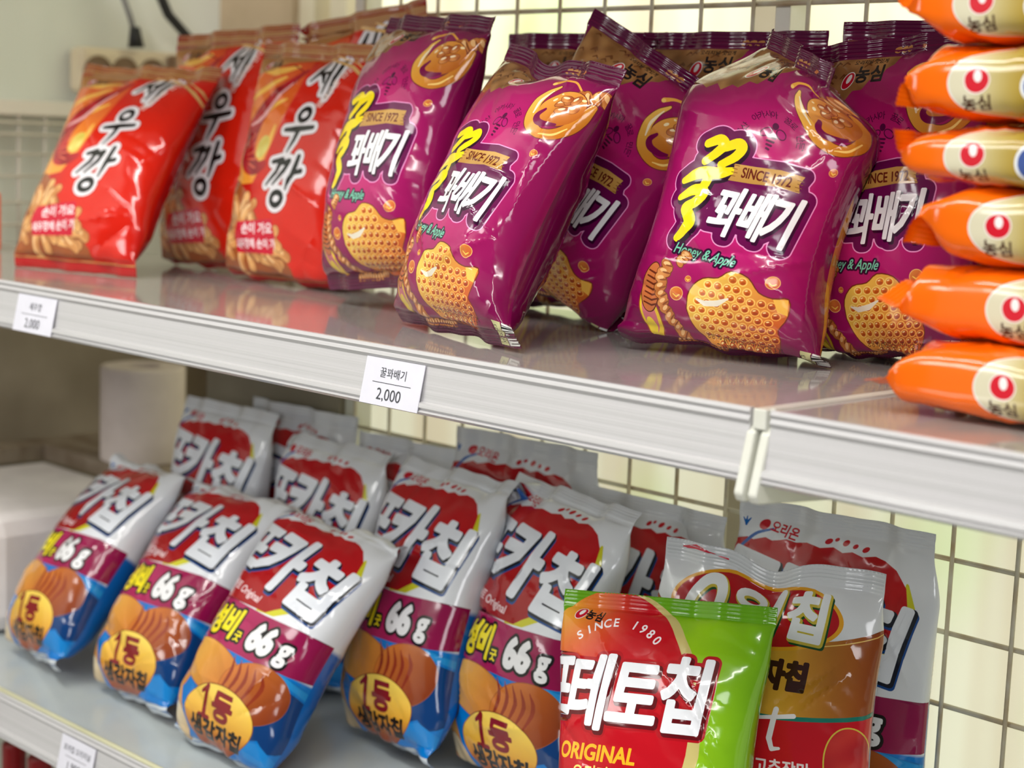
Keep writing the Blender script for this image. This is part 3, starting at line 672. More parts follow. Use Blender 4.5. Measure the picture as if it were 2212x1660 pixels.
WHITE = mat('white_paint', (222, 222, 212), .35, coat=.2, noise=(20, (214, 214, 202), U1))
WIRE = mat('painted_wire', (206, 200, 182), .4, noise=(38, (170, 140, 92), U1, .85))
# ---------------------------------------------------------------- mesh helpers
def new_mesh(name, V, F, m=None, parent=None, smooth=False, loc=None):
    me = bpy.data.meshes.new(name); me.from_pydata([tuple(v) for v in V], [], [tuple(f) for f in F]); me.update()
    if smooth: me.polygons.foreach_set('use_smooth', [True] * len(me.polygons))
    o = bpy.data.objects.new(name, me); COL.objects.link(o)
    if m: me.materials.append(m)
    if parent: o.parent = parent
    if loc is not None: o.location = loc
    return o
def tag(o, label=None, cat=None, group=None, kind=None):
    if label: o['label'] = label
    if cat: o['category'] = cat
    if group: o['group'] = group
    if kind: o['kind'] = kind
    return o
def thing(name, loc, label, cat, group=None):
    o = bpy.data.objects.new(name, None); COL.objects.link(o); o.location = loc; o.empty_display_size = .02
    return tag(o, label, cat, group)
class MB:
    def __init__(self): self.V, self.F = [], []
    def add(self, V, F): n = len(self.V); self.V += [tuple(v) for v in V]; self.F += [tuple(i + n for i in f) for f in F]; return self
    def box(self, x0, y0, z0, x1, y1, z1):
        return self.add([(x, y, z) for z in (z0, z1) for x, y in ((x0, y0), (x1, y0), (x1, y1), (x0, y1))], [(3, 2, 1, 0), (4, 5, 6, 7), (0, 1, 5, 4), (1, 2, 6, 5), (2, 3, 7, 6), (3, 0, 4, 7)])
    def prism(self, pts, x0, x1):          # profile in (Y,Z) extruded along X
        n = len(pts); return self.add([(x0, y, z) for y, z in pts] + [(x1, y, z) for y, z in pts], [tuple(range(n)), tuple(range(2 * n - 1, n - 1, -1))] + [(i, i + n, (i + 1) % n + n, (i + 1) % n) for i in range(n)])
    def tube(self, path, r, k=8):
        P = [Vector(p) for p in path]; V = []; n = len(P)
        for i, p in enumerate(P):
            d = (P[min(i + 1, n - 1)] - P[max(i - 1, 0)]).normalized(); a = d.orthogonal().normalized() if i == 0 else (a - d * a.dot(d)).normalized(); b = d.cross(a)
            rr = r[i] if hasattr(r, '__len__') else r
            V += [p + (a * math.cos(t) + b * math.sin(t)) * rr for t in [2 * math.pi * q / k for q in range(k)]]
        F = [(i * k + q, i * k + (q + 1) % k, (i + 1) * k + (q + 1) % k, (i + 1) * k + q) for i in range(n - 1) for q in range(k)]
        return self.add(V, F + [tuple(range(k - 1, -1, -1)), tuple((n - 1) * k + q for q in range(k))])
    def lathe(self, prof, c, k=40, axis='Z'):   # prof (r, h)
        V = []
        for r, h in prof:
            for q in range(k):
                t = 2 * math.pi * q / k; x, y = r * math.cos(t), r * math.sin(t)
                V.append((c[0] + x, c[1] + y, c[2] + h) if axis == 'Z' else (c[0] + h, c[1] + x, c[2] + y))
        n = len(prof); F = [(i * k + q, i * k + (q + 1) % k, (i + 1) * k + (q + 1) % k, (i + 1) * k + q) for i in range(n - 1) for q in range(k)]
        return self.add(V, F + [tuple(range(k - 1, -1, -1)), tuple((n - 1) * k + q for q in range(k))])
    def obj(self, name, m, parent=None, smooth=False, loc=None, bevel=0):
        V = self.V if loc is None else [(v[0] - loc[0], v[1] - loc[1], v[2] - loc[2]) for v in self.V]
        o = new_mesh(name, V, self.F, m, None, smooth)
        if parent is not None: o.parent = parent
        if loc is not None and parent is None: o.location = loc
        if bevel:
            b = o.modifiers.new('bevel', 'BEVEL'); b.width = bevel; b.segments = 2; b.limit_method = 'ANGLE'
        return o
def sheet(name, V, F, C, N, parent, org):
    """a piece of printed film: used vertices only, corner colours, smooth film normals"""
    used = np.unique(F); mp = np.full(len(V), -1); mp[used] = np.arange(len(used)); V = V[used] - org; N = N[used]; F = mp[F]
    me = bpy.data.meshes.new(name); nf = len(F)
    me.vertices.add(len(V)); me.vertices.foreach_set('co', V.astype(np.float32).ravel())
    me.loops.add(nf * 3); me.loops.foreach_set('vertex_index', F.astype(np.int32).ravel())
    me.polygons.add(nf); me.polygons.foreach_set('loop_start', np.arange(0, nf * 3, 3, dtype=np.int32))
    me.update(calc_edges=True); me.validate()
    me.polygons.foreach_set('use_smooth', [True] * len(me.polygons))
    ca = me.color_attributes.new('print', 'FLOAT_COLOR', 'CORNER')
    if len(me.loops) == nf * 3: ca.data.foreach_set('color', np.concatenate([C.reshape(-1, 3), np.ones((nf * 3, 1))], 1).astype(np.float32).ravel())
    me.materials.append(FILM)
    me.normals_split_custom_set_from_vertices([tuple(n) for n in N])
    o = bpy.data.objects.new(name, me); COL.objects.link(o); o.parent = parent
    return o
def back_grid(W, H, s0, s1):
    xs = np.linspace(-W / 2, W / 2, 41); ys = np.concatenate([np.linspace(0, s0, 5)[:-1], np.linspace(s0, H - s1, 52), np.linspace(H - s1, H, 5)[1:]])
    X, Y = np.meshgrid(xs, ys); nx = len(xs); F = []
    for j in range(len(ys) - 1):
        a = np.arange(nx - 1) + j * nx; F.append(np.stack([a, a + nx + 1, a + 1], 1)); F.append(np.stack([a, a + nx, a + nx + 1], 1))
    return np.stack([X.ravel(), Y.ravel()], 1), np.concatenate(F)
PENDING = []                    # packets are shaped first, pressed clear of each other, then turned into meshes
def make_bag(art, back, label, cat, group, name='snack_bag', sc=1.0, **kw):
    mm = .001 * sc
    B = Bag(W=art.W * mm, H=art.H * mm, s0=art.s0 * mm, s1=art.s1 * mm, **kw)
    P = art.P * mm; V = B.s(P[:, 0], P[:, 1], 1); N = B.normal(P[:, 0], P[:, 1], 1)
    G, GF = back_grid(art.W, art.H, art.s0, art.s1); Q = G * mm
    V2 = B.s(Q[:, 0], Q[:, 1], -1); N2 = B.normal(Q[:, 0], Q[:, 1], -1)
    V = np.concatenate([V, V2]); N = np.concatenate([N, N2]); F = np.concatenate([art.F, GF + len(P)])
    C = np.concatenate([art.col, Art.corner_cols(back, G, GF)]); cy = np.concatenate([art.cen[:, 1], G[GF].mean(1)[:, 1]])
    top = cy > art.H - art.s1; bot = cy < art.s0
    PENDING.append(dict(name=name, org=np.array([B.X, B.Y, B.Z + B.lift]), label=label, cat=cat, group=group, V=V, N=N, F=F, C=C, parts=(('packet_body', ~top & ~bot), ('top_seal', top), ('bottom_seal', bot)), moved=np.zeros(len(V), bool), floor=B.Z))
def press_apart(gap=.0011):
    from mathutils.bvhtree import BVHTree
    n = len(PENDING); tree = [None] * n
    def T(i):
        if tree[i] is None: p = PENDING[i]; tree[i] = BVHTree.FromPolygons(p['V'].tolist(), p['F'].tolist()); 
        return tree[i]
    def near(a, b): return ((a['V'].min(0) < b['V'].max(0) + gap) & (a['V'].max(0) > b['V'].min(0) - gap)).all()
    def push(i, j, sel=None):          # vertices of i that lie inside j move to j's skin
        a, b = PENDING[i], PENDING[j]; V = a['V']
        m = ((V > b['V'].min(0) - gap) & (V < b['V'].max(0) + gap)).all(1)
        if sel is not None: m &= sel
        k = 0
        for q in np.nonzero(m)[0]:
            p, nn, _, d = T(j).find_nearest(Vector(V[q]), .08)
            if p is None: continue
            s = (Vector(V[q]) - p).dot(nn)
            if (s < -.7 * d and d < .05) or d < gap * .6: V[q] = p + nn * gap; a['moved'][q] = True; k += 1
        if k: tree[i] = None
        return k
    for it in range(3):
        for i in range(1, n):
            for j in range(i):
                if near(PENDING[i], PENDING[j]): push(i, j)
    for it in range(26):               # what still touches gives way, the one behind first
        hit = 0
        for i in range(1, n):
            for j in range(i):
                if not near(PENDING[i], PENDING[j]): continue
                ov = T(i).overlap(T(j))
                if not ov: continue
                hit += 1; p = PENDING[i]; d = p['V'].mean(0) - PENDING[j]['V'].mean(0); d[2] *= .3; d[1] = max(d[1], .2 * abs(d[0])); d /= np.linalg.norm(d)
                vs = np.unique(p['F'][list({a for a, _ in ov})]); q = p['V'][vs]
                if len(q) > 70: q = q[np.linspace(0, len(q) - 1, 70).astype(int)]
                near_ = np.nonzero(((p['V'] > q.min(0) - .03) & (p['V'] < q.max(0) + .03)).all(1))[0]
                ds = np.sqrt(((p['V'][near_, None, :] - q[None]) ** 2).sum(2).min(1)); w = np.exp(-(ds / .011) ** 2); w[np.isin(near_, vs)] = 1
                k = near_[w > .03]; p['V'][k] += d * .0013 * w[w > .03][:, None]; p['moved'][k] = True; tree[i] = None
        if not hit: break
def finish_packets():
    press_apart()
    for p in PENDING:
        V, N, F = p['V'], p['N'], p['F']
        V[:, 1] = np.minimum(V[:, 1], -.0035); V[:, 2] = np.maximum(V[:, 2], p['floor'] + .0005)
        if p['moved'].any():
            fn = np.cross(V[F[:, 1]] - V[F[:, 0]], V[F[:, 2]] - V[F[:, 0]]); M = np.zeros_like(V)
            for k in range(3): np.add.at(M, F[:, k], fn)
            M /= np.linalg.norm(M, axis=1, keepdims=True) + 1e-15; N[p['moved']] = M[p['moved']]
        root = thing(p['name'], tuple(p['org']), p['label'], p['cat'], p['group'])
        for nm, m in p['parts']: sheet(nm, V, F[m], p['C'][m], N, root, p['org'])
def make_pack(art, label, lift, X, Y, yaw=0, seed=1, group=None, **kw):
    """a noodle pack lying flat, its long edge towards the aisle"""
    mm = .001; c, s = math.cos(math.radians(yaw)), math.sin(math.radians(yaw))
    R = np.array([[c, -s, 0], [s, c, 0], [0, 0, 1]]) @ np.array([[0, 0, -1], [1, 0, 0], [0, -1, 0.]])
    B = Bag(W=art.W * mm, H=art.H * mm, s0=art.s0 * mm, s1=art.s1 * mm, n=3.8, p=9, q=.5, asy=0, lean=0, fbot=0, wave=.004, crease=.0016, wr=.003, seed=seed, X=X, Y=Y, Z=ZU, lift=lift, rot3=R, **kw)
    Ps, Ns, Fs, Cs, ys = [], [], [], [], []; n0 = 0
    w2 = art.W / 2
    cx = art.cen[:, 0]
    for side in (1, -1):                      # the printed film wraps round the near edge: upper half on the top film, lower half below
        m = (cx > 0) if side > 0 else (cx < 0); F = art.F[m]; P = art.P
        x = (-w2 + np.abs(P[:, 0])) * mm; y = P[:, 1] * mm
        Ps.append(B.s(x, y, side)); Ns.append(B.normal(x, y, side)); Fs.append(F + n0); n0 += len(P); Cs.append(art.col[m]); ys.append(art.cen[m, 1])
        G, GF = back_grid(art.W, art.H, art.s0, art.s1); k = G[GF].mean(1)[:, 0] > 0; GF = GF[k]
        if side > 0: GF = GF[:, ::-1]
        x = G[:, 0] * mm; y = G[:, 1] * mm
        Ps.append(B.s(x, y, side)); Ns.append(B.normal(x, y, side)); Fs.append(GF + n0); n0 += len(G); Cs.append(Art.corner_cols((244, 108, 10), G, GF)); ys.append(G[GF].mean(1)[:, 1])
    V, N, F, C, cy = map(np.concatenate, (Ps, Ns, Fs, Cs, ys))
    top = cy > art.H - art.s1
    PENDING.append(dict(name='noodle_pack', org=np.array([X, Y, ZU + lift]), label=label, cat='noodle pack', group=group, V=V, N=N, F=F, C=C, parts=(('packet_body', ~top), ('end_seal', top)), moved=np.zeros(len(V), bool), floor=B.Z))
def lettering(s, size, m, parent, o, ux, uz, nrm, bold=0.0, name='lettering', sx=1.0):
    """flat printed letters, centred at o, along ux / uz, a hair above the surface"""
    sh = text(s, 0, 0, size, sx=sx, bold=bold); loops, _ = contour(sh, size / 26, (-999, -999, 999, 999))
    from mathutils.geometry import delaunay_2d_cdt
    V = []; E = []
    for l in loops:
        l = simplify(l, size / 200); n = len(V); V += [Vector(p) for p in l]; E += [(n + i, n + (i + 1) % len(l)) for i in range(len(l))]
    vo, _, fo, *_ = delaunay_2d_cdt(V, E, [], 0, 1e-4, False)
    P = np.array([v[:] for v in vo]); F = [f for f in fo if len(f) == 3]; c = np.array([P[list(f)].mean(0) for f in F]); ok = sh.f(c[:, 0], c[:, 1]) < 0
    o, ux, uz, nrm = map(Vector, (o, ux, uz, nrm)); W = [o + ux * (p[0] * .001) + uz * (p[1] * .001) + nrm * .00025 for p in P]
    return new_mesh(name, W, [f for f, k in zip(F, ok) if k], m, parent)

ZU, ZL, YF = 0.1395, -0.2333, -0.300       # upper shelf top, lower shelf top, front line of the shelves
# ---------------------------------------------------------------- the room
def struct(o): o['kind'] = 'structure'; return o
wallp = mat('wallpaper', (228, 231, 222), .7, noise=(9, (222, 226, 217), (1, 1, .5)), bump=(60, .1, U1, .001))
struct(MB().box(-.72, -3.2, -1.3, -.65, .46, 2.0).obj('wall_left', wallp))
struct(MB().box(-.72, .40, -1.3, 3.6, .46, 2.0).obj('wall_back', mat('outer_wall', (214, 208, 190), .7, noise=(5, (206, 200, 180), U1))))
struct(MB().box(-.72, -3.2, -1.36, 3.6, .46, -1.3).obj('floor', mat('floor_tile', (150, 146, 138), .4, noise=(6, (138, 134, 126), U1))))
struct(MB().box(-.72, -3.2, 2.0, 3.6, .46, 2.05).obj('ceiling', mat('ceiling_board', (225, 225, 220), .8, noise=(8, (218, 218, 212), U1))))
# frosted daylight window behind the shelving
def pane_mat():
    m = bpy.data.materials.new('frosted_daylight'); m.use_nodes = True; nt = m.node_tree; b = nt.nodes['Principled BSDF']; b.inputs['Roughness'].default_value = .45
    tc = nt.nodes.new('ShaderNodeTexCoord')
    def noi(sc, st, det):
        mp = nt.nodes.new('ShaderNodeMapping'); mp.inputs['Scale'].default_value = st; nt.links.new(tc.outputs['Object'], mp.inputs[0])
        n = nt.nodes.new('ShaderNodeTexNoise'); n.inputs['Scale'].default_value = sc; n.inputs['Detail'].default_value = det; nt.links.new(mp.outputs[0], n.inputs[0]); return n
    n1 = noi(9, (1.6, 1, .05), 2); n2 = noi(5, (1, 1, .8), 1)
    r1 = nt.nodes.new('ShaderNodeValToRGB'); r1.color_ramp.elements[0].position = .36; r1.color_ramp.elements[1].position = .60
    r1.color_ramp.elements[0].color = (*lin((224, 215, 186)), 1); r1.color_ramp.elements[1].color = (*lin((238, 238, 212)), 1)
    nt.links.new(n1.outputs[0], r1.inputs[0])
    r2 = nt.nodes.new('ShaderNodeValToRGB'); r2.color_ramp.elements[0].position = .5; r2.color_ramp.elements[1].position = .66
    r2.color_ramp.elements[0].color = (1, 1, 1, 1); r2.color_ramp.elements[1].color = (.86, .99, .74, 1); nt.links.new(n2.outputs[0], r2.inputs[0])
    mx = nt.nodes.new('ShaderNodeMix'); mx.data_type = 'RGBA'; mx.blend_type = 'MULTIPLY'; mx.inputs[0].default_value = 1
    nt.links.new(r1.outputs[0], mx.inputs[6]); nt.links.new(r2.outputs[0], mx.inputs[7])
    nt.links.new(mx.outputs[2], b.inputs['Base Color']); nt.links.new(mx.outputs[2], b.inputs['Emission Color']); b.inputs['Emission Strength'].default_value = .70
    return m
win = thing('window_1', (.6, .30, -.4), None, None); struct(win)
def wpart(name, mb, m): o = mb.obj(name, m, None, loc=(.6, .30, -.4)); o.location = (0, 0, 0); o.parent = win; return o
wpart('pane', MB().box(-.49, .30, -.42, 2.6, .305, 1.2), pane_mat())
FR = mat('window_frame', (204, 196, 172), .5, noise=(10, (194, 184, 158), U1))
fr = MB()
for x in (-.50, -.44, .19, .86, 1.6): fr.box(x, .27, -.42, x + .03, .31, 1.2)
fr.box(-.5, .26, -.46, 2.6, .32, -.42); fr.box(-.5, .26, 1.2, 2.6, .32, 1.26); wpart('window_frame', fr, FR)
wpart('window_jamb', MB().box(-.65, .26, -.46, -.50, .32, 1.26), mat('dark_jamb', (176, 156, 128), .5, noise=(10, (160, 140, 112), U1)))
struct(MB().box(-.65, .05, -.62, 2.6, .30, -.46).obj('trim_1', WHITE))
# ---------------------------------------------------------------- shelving
mesh = MB()
for i in range(-1, 27): mesh.tube([(i * .05, 0, -.42), (i * .05, 0, .62)], .0017, 6)
for k in range(-8, 0): mesh.tube([(-.055, .0038, k * .0525), (1.31, .0038, k * .0525)], .0021, 6)
for k in range(0, 11): mesh.tube([(-.055, .0038, k * .055), (1.31, .0038, k * .055)], .0021, 6)
tag(mesh.obj('wire_grid_panel', WIRE, smooth=True), 'cream painted wire grid forming the back of the shelving', 'wire grid')
for x, w in ((.414, 'cream upright post between the crisps and the daylight window'), (-.075, 'cream upright post behind the red snack bags')):
    tag(MB().box(x, .008, -.6, x + .014, .03, .62).obj('upright_post', WHITE, bevel=.001), w, 'post')
def rail(parent, x0, x1, z, bead=None):
    prof = [(YF + .002, z - .004), (YF - .0005, z + .0006), (YF - .003, z + .0004), (YF - .0042, z - .0018), (YF - .003, z - .004), (YF - .0042, z - .0065), (YF - .0028, z - .009), (YF - .0062, z - .0315), (YF - .0088, z - .0325), (YF - .0095, z - .0352), (YF - .0078, z - .0368), (YF - .0096, z - .0382), (YF - .0076, z - .0402), (YF - .004, z - .039), (YF - .001, z - .012)]
    return MB().prism(prof, x0, x1).obj('price_rail', RAIL, parent, loc=parent.location, smooth=False)
def shelf(name, x0, x1, z, label, m=STEEL):
    t = thing(name, (x0, YF, z), label, 'shelf')
    MB().box(x0, YF, z - .003, x1, -.006, z).obj('shelf_plate', m, t, loc=t.location)
    u = MB().box(x0, YF, z - .034, x1, YF + .002, z - .003).box(x0, -.008, z - .034, x1, -.006, z - .003).box(x0, YF, z - .036, x1, YF + .03, z - .034).box(x0, -.16, z - .022, x1, -.13, z - .003)
    u.obj('folded_edge', WHITE, t, loc=t.location); rail(t, x0 + .003, x1 - .003, z)
    return t
sl = shelf('shelf', -.60, .6520, ZU, 'grey upper shelf with white price rail carrying the red and purple bags')
sr = shelf('shelf', .6600, 1.32, ZU, 'short right upper shelf under the stack of orange noodle packs')
MB().box(.6600, YF, ZU, .6635, -.006, ZU + .0012).obj('edge_strip', WHITE, sr, loc=sr.location)
up = shelf('shelf', -.60, 1.32, ZU + .372, 'higher shelf above the frame'); up['label'] = 'uppermost shelf of the unit, just above the photo'
low = shelf('shelf', -.60, 1.32, ZL, 'pale lower shelf carrying the potato crisp bags', mat('lower_shelf_paint', (186, 194, 194), .22, noise=(10, (178, 186, 188), U1)))
MB().tube([(-.6, YF - .0015, ZL + .001), (1.32, YF - .0015, ZL + .001)], .0022, 8).obj('edge_bead', mat('aged_bead', (214, 212, 178), .5, noise=(10, (204, 202, 166), U1)), low, loc=low.location, smooth=True)
for x, lab in ((.6475, 'white bracket end closing the left upper shelf at the joint'), (.6570, 'white bracket end closing the right upper shelf at the joint')):
    b = thing('shelf_bracket', (x, YF, ZU), lab, 'bracket', 'bracket ends at the shelf joint')
    pf = [(YF - .004, ZU - .013), (YF - .0125, ZU - .046), (YF - .010, ZU - .0505), (YF + .01, ZU - .052), (-.008, ZU - .075), (-.008, ZU - .005), (YF, ZU - .009)]
    MB().prism(pf, x, x + .0062).obj('bracket_plate', WHITE, b, loc=b.location, bevel=.0012)
tag(MB().box(.6515, YF - .004, ZU - .011, .6605, -.008, ZU + .0005).obj('joint_cap', WHITE, bevel=.0008), 'small white cap bridging the gap between the two upper shelves', 'cap')

# price cards behind the rail
def card(x0, x1, z, l1, l2, label, fs1=7.4, fs2=11.2):
    t = thing('price_tag', ((x0 + x1) / 2, YF - .005, z - .0215), label, 'price tag', 'price tags on the shelf rails')
    a = Vector((0, YF - .0036, z - .0085)); b = Vector((0, YF - .0100, z - .0392)); d = (a - b).normalized(); n = Vector((0, -d.z, d.y))
    c = (a + b) / 2; L = (a - b).length
    q = lambda x, h, o: Vector((x, c.y, c.z)) + d * h + n * o - Vector(t.location)
    V = [q(x, h, o) for o in (0, .0006) for x, h in ((x0, -L / 2), (x1, -L / 2), (x1, L / 2), (x0, L / 2))]
    new_mesh('card', V, [(3, 2, 1, 0), (4, 5, 6, 7), (0, 1, 5, 4), (1, 2, 6, 5), (2, 3, 7, 6), (3, 0, 4, 7)], CARD, t)
    xm = (x0 + x1) / 2; ux = (1, 0, 0)
    lettering(l1, fs1, INK, t, q(xm, .0065, .0006), ux, d, n, name='name_line'); lettering(l2, fs2, INK, t, q(xm - .001, -.0085, .0006), ux, d, n, name='price_line')
    V = [q(x, h, .00085) for x, h in ((x0 + .010, -.0006), (x1 - .010, -.0006), (x1 - .010, -.0002), (x0 + .010, -.0002))]
    new_mesh('rule', V, [(0, 1, 2, 3)], INK, t)
card(.3275, .3860, ZU, '꿀꽈배기', '2,000', 'white price tag reading 2,000 under the purple bags')
card(-.1375, -.0745, ZU, '새우깡', '2,000', 'white price tag reading 2,000 under the red bags')
card(-.0640, -.0110, ZL, '포카칩 오리지널', '1,900', 'blurred white price tag on the lower shelf rail', 6.4, 10)

# ---------------------------------------------------------------- things at the left end
ps = thing('power_strip', (-.65, .10, .335), 'cream power strip with round sockets hanging on the left wall', 'power strip')
CREAM = mat('cream_plastic', (222, 206, 178), .4, noise=(20, (214, 198, 168), U1)); BRN = mat('brown_socket', (126, 98, 70), .5, noise=(20, (112, 86, 60), U1)); BLK = mat('black_rubber', (26, 26, 28), .5, noise=(30, (34, 34, 36), U1)); GREY = mat('grey_cable', (134, 134, 136), .5, noise=(30, (124, 124, 126), U1))
MB().box(-.648, .042, .312, -.612, .215, .366).obj('housing', CREAM, ps, loc=ps.location, bevel=.008)
for y in (.062, .098, .136): MB().lathe([(.0185, -.004), (.0185, .0015), (.0155, .0015), (.0150, .0005), (.0001, .0005)], (-.612, y, .338), 28, 'X').obj('socket', BRN, ps, loc=ps.location, smooth=False)
MB().box(-.612, .156, .330, -.598, .205, .362).obj('switch', BRN, ps, loc=ps.location, bevel=.003)
g = thing('grey_plug_cable', (-.605, .10, .50), 'grey cable with a plug hanging above the power strip', 'cable')
MB().tube([(-.62, .068, .52), (-.615, .082, .46), (-.606, .100, .405), (-.604, .106, .385)], .0035, 8).obj('cord', GREY, g, loc=g.location, smooth=True)
MB().tube([(-.604, .106, .392), (-.604, .108, .368)], [.006, .010], 10).obj('plug', BLK, g, loc=g.location, smooth=True)
tag(MB().tube([tuple(v) for v in [(-.60, .105, .56), (-.60, .118, .47), (-.60, .150, .410), (-.60, .19, .375), (-.602, .222, .352), (-.61, .212, .345)]], .0062, 8).obj('black_cable', BLK, smooth=True), 'thick black cable curving down to the end of the power strip', 'cable')
# side rack on the left wall
rk = thing('side_rack', (-.60, -.1, .15), 'white wire side rack with a top board on the left wall', 'rack')
MB().box(-.648, -.46, .283, -.585, .10, .300).obj('top_board', mat('white_board', (226, 220, 208), .5, noise=(10, (218, 212, 200), U1)), rk, loc=rk.location, bevel=.002)
gw = MB()
for k in range(17): gw.tube([(-.590, -.45 + .033 * k, .12), (-.590, -.45 + .033 * k, .283)], .0020, 6)
for z in (.130, .160, .185, .215, .240, .262, .275): gw.tube([(-.588, -.46, z), (-.588, .10, z)], .0018, 6)
gw.obj('wire_front', mat('rack_wire', (214, 208, 198), .5, noise=(10, (204, 198, 188), U1)), rk, loc=rk.location, smooth=True)
tag(MB().box(-.585, -.24, ZU + .0006, -.47, -.14, ZU + .062).obj('orange_box', mat('orange_card', (232, 84, 20), .4, noise=(20, (220, 70, 18), U1)), bevel=.003), 'small orange box at the far left end of the upper shelf', 'box')
BOARD = mat('dusty_board', (150, 136, 118), .6, noise=(14, (116, 98, 78), (1, 3, 1)))
tag(MB().box(-.648, -.60, -.46, -.640, .25, .10).obj('side_board', mat('brown_side_board', (160, 148, 130), .6, noise=(7, (138, 126, 108), U1))), 'dull brown board on the left wall below shelf height', 'board')
tag(MB().box(-.30, .004, -.46, -.078, .016, .085).obj('wall_shade_sheet', mat('wall_shade_grey', (150, 142, 124), .6, noise=(8, (138, 130, 112), U1))), 'added grey sheet standing in for the shaded wall under the upper shelf', 'board')  # added sheet, its grey stands in for the wall's shade under the shelf
tag(MB().box(-.648, -.30, -.118, -.602, .24, -.10).box(-.602, -.015, -.118, -.31, .24, -.10).obj('side_shelf_board', BOARD), 'dusty brown board behind the crisps at the left end', 'board')
tag(MB().lathe([(.001, 0), (.046, 0), (.0475, .002), (.0475, .105), (.046, .107), (.020, .107), (.019, .09), (.001, .09)], (-.462, .030, -.0994), 48).obj('paper_roll', mat('roll_paper', (214, 202, 196), .8, noise=(30, (206, 194, 188), U1)), smooth=False), 'white paper roll standing upright under the upper shelf', 'paper roll')
tag(MB().box(-.58, -.235, ZL + .0005, -.325, -.02, -.112).obj('foam_box', mat('white_foam', (224, 218, 216), .8, noise=(30, (216, 210, 208), U1)), bevel=.02), 'white foam box on the lower shelf left of the crisps', 'box')
RED = mat('red_plastic', (150, 12, 20), .35, noise=(20, (130, 8, 16), U1))
MBot = MB().box(-.60, -.31, -.62, 1.32, -.006, -.60); tag(MBot.obj('bottom_shelf', STEEL), 'grey bottom shelf holding red bottles', 'shelf')
for k, (x, y) in enumerate(((-.301, -.22), (-.251, -.22))):
    b = thing('red_bottle', (x, y, -.6), 'red bottle under the lower shelf, ' + ('at the frame edge' if k == 0 else 'second from the frame edge'), 'bottle', 'red bottles on the bottom shelf')
    MB().lathe([(.001, 0), (.021, 0), (.022, .003), (.022, .18), (.019, .21), (.0105, .235)], (0, 0, .0005), 32).obj('bottle_body', RED, b, smooth=True)
    MB().lathe([(.0105, .234), (.0118, .235), (.0118, .262), (.0108, .264), (.001, .264)], (0, 0, .0005), 24).obj('bottle_cap', RED, b, smooth=False)
# ---------------------------------------------------------------- the packets
ART = dict(P=make_purple(), R=make_red(), C=make_chip(), G=make_green(), S=make_swing(), N=make_noodle(), N2=make_noodle(26))
def bk_purple(X, Y): return np.where(((X > 44) & (Y > 14) & (Y < 140 - (85 - X) * 1.2))[:, None], np.array((214, 150, 44.)), np.array((100, 8, 60.)))
def bk_chip(X, Y): return np.where((Y < 130)[:, None], np.array((14, 96, 178.)), np.array((222, 226, 232.)))
def bk_plain(X, Y): return np.broadcast_to(np.array((100, 8, 60.)), (len(X), 3))
BACK = dict(P=bk_purple, R=(150, 14, 16), C=bk_chip, G=(96, 156, 30), S=(206, 208, 212))
GRP = dict(P='purple honey twist snack bags on the upper shelf', R='red prawn snack bags on the upper shelf', C='white, red and blue potato crisp bags on the lower shelf', G=None, S=None)
TH = dict(P=.040, R=.028, C=.034, G=.032, S=.030)
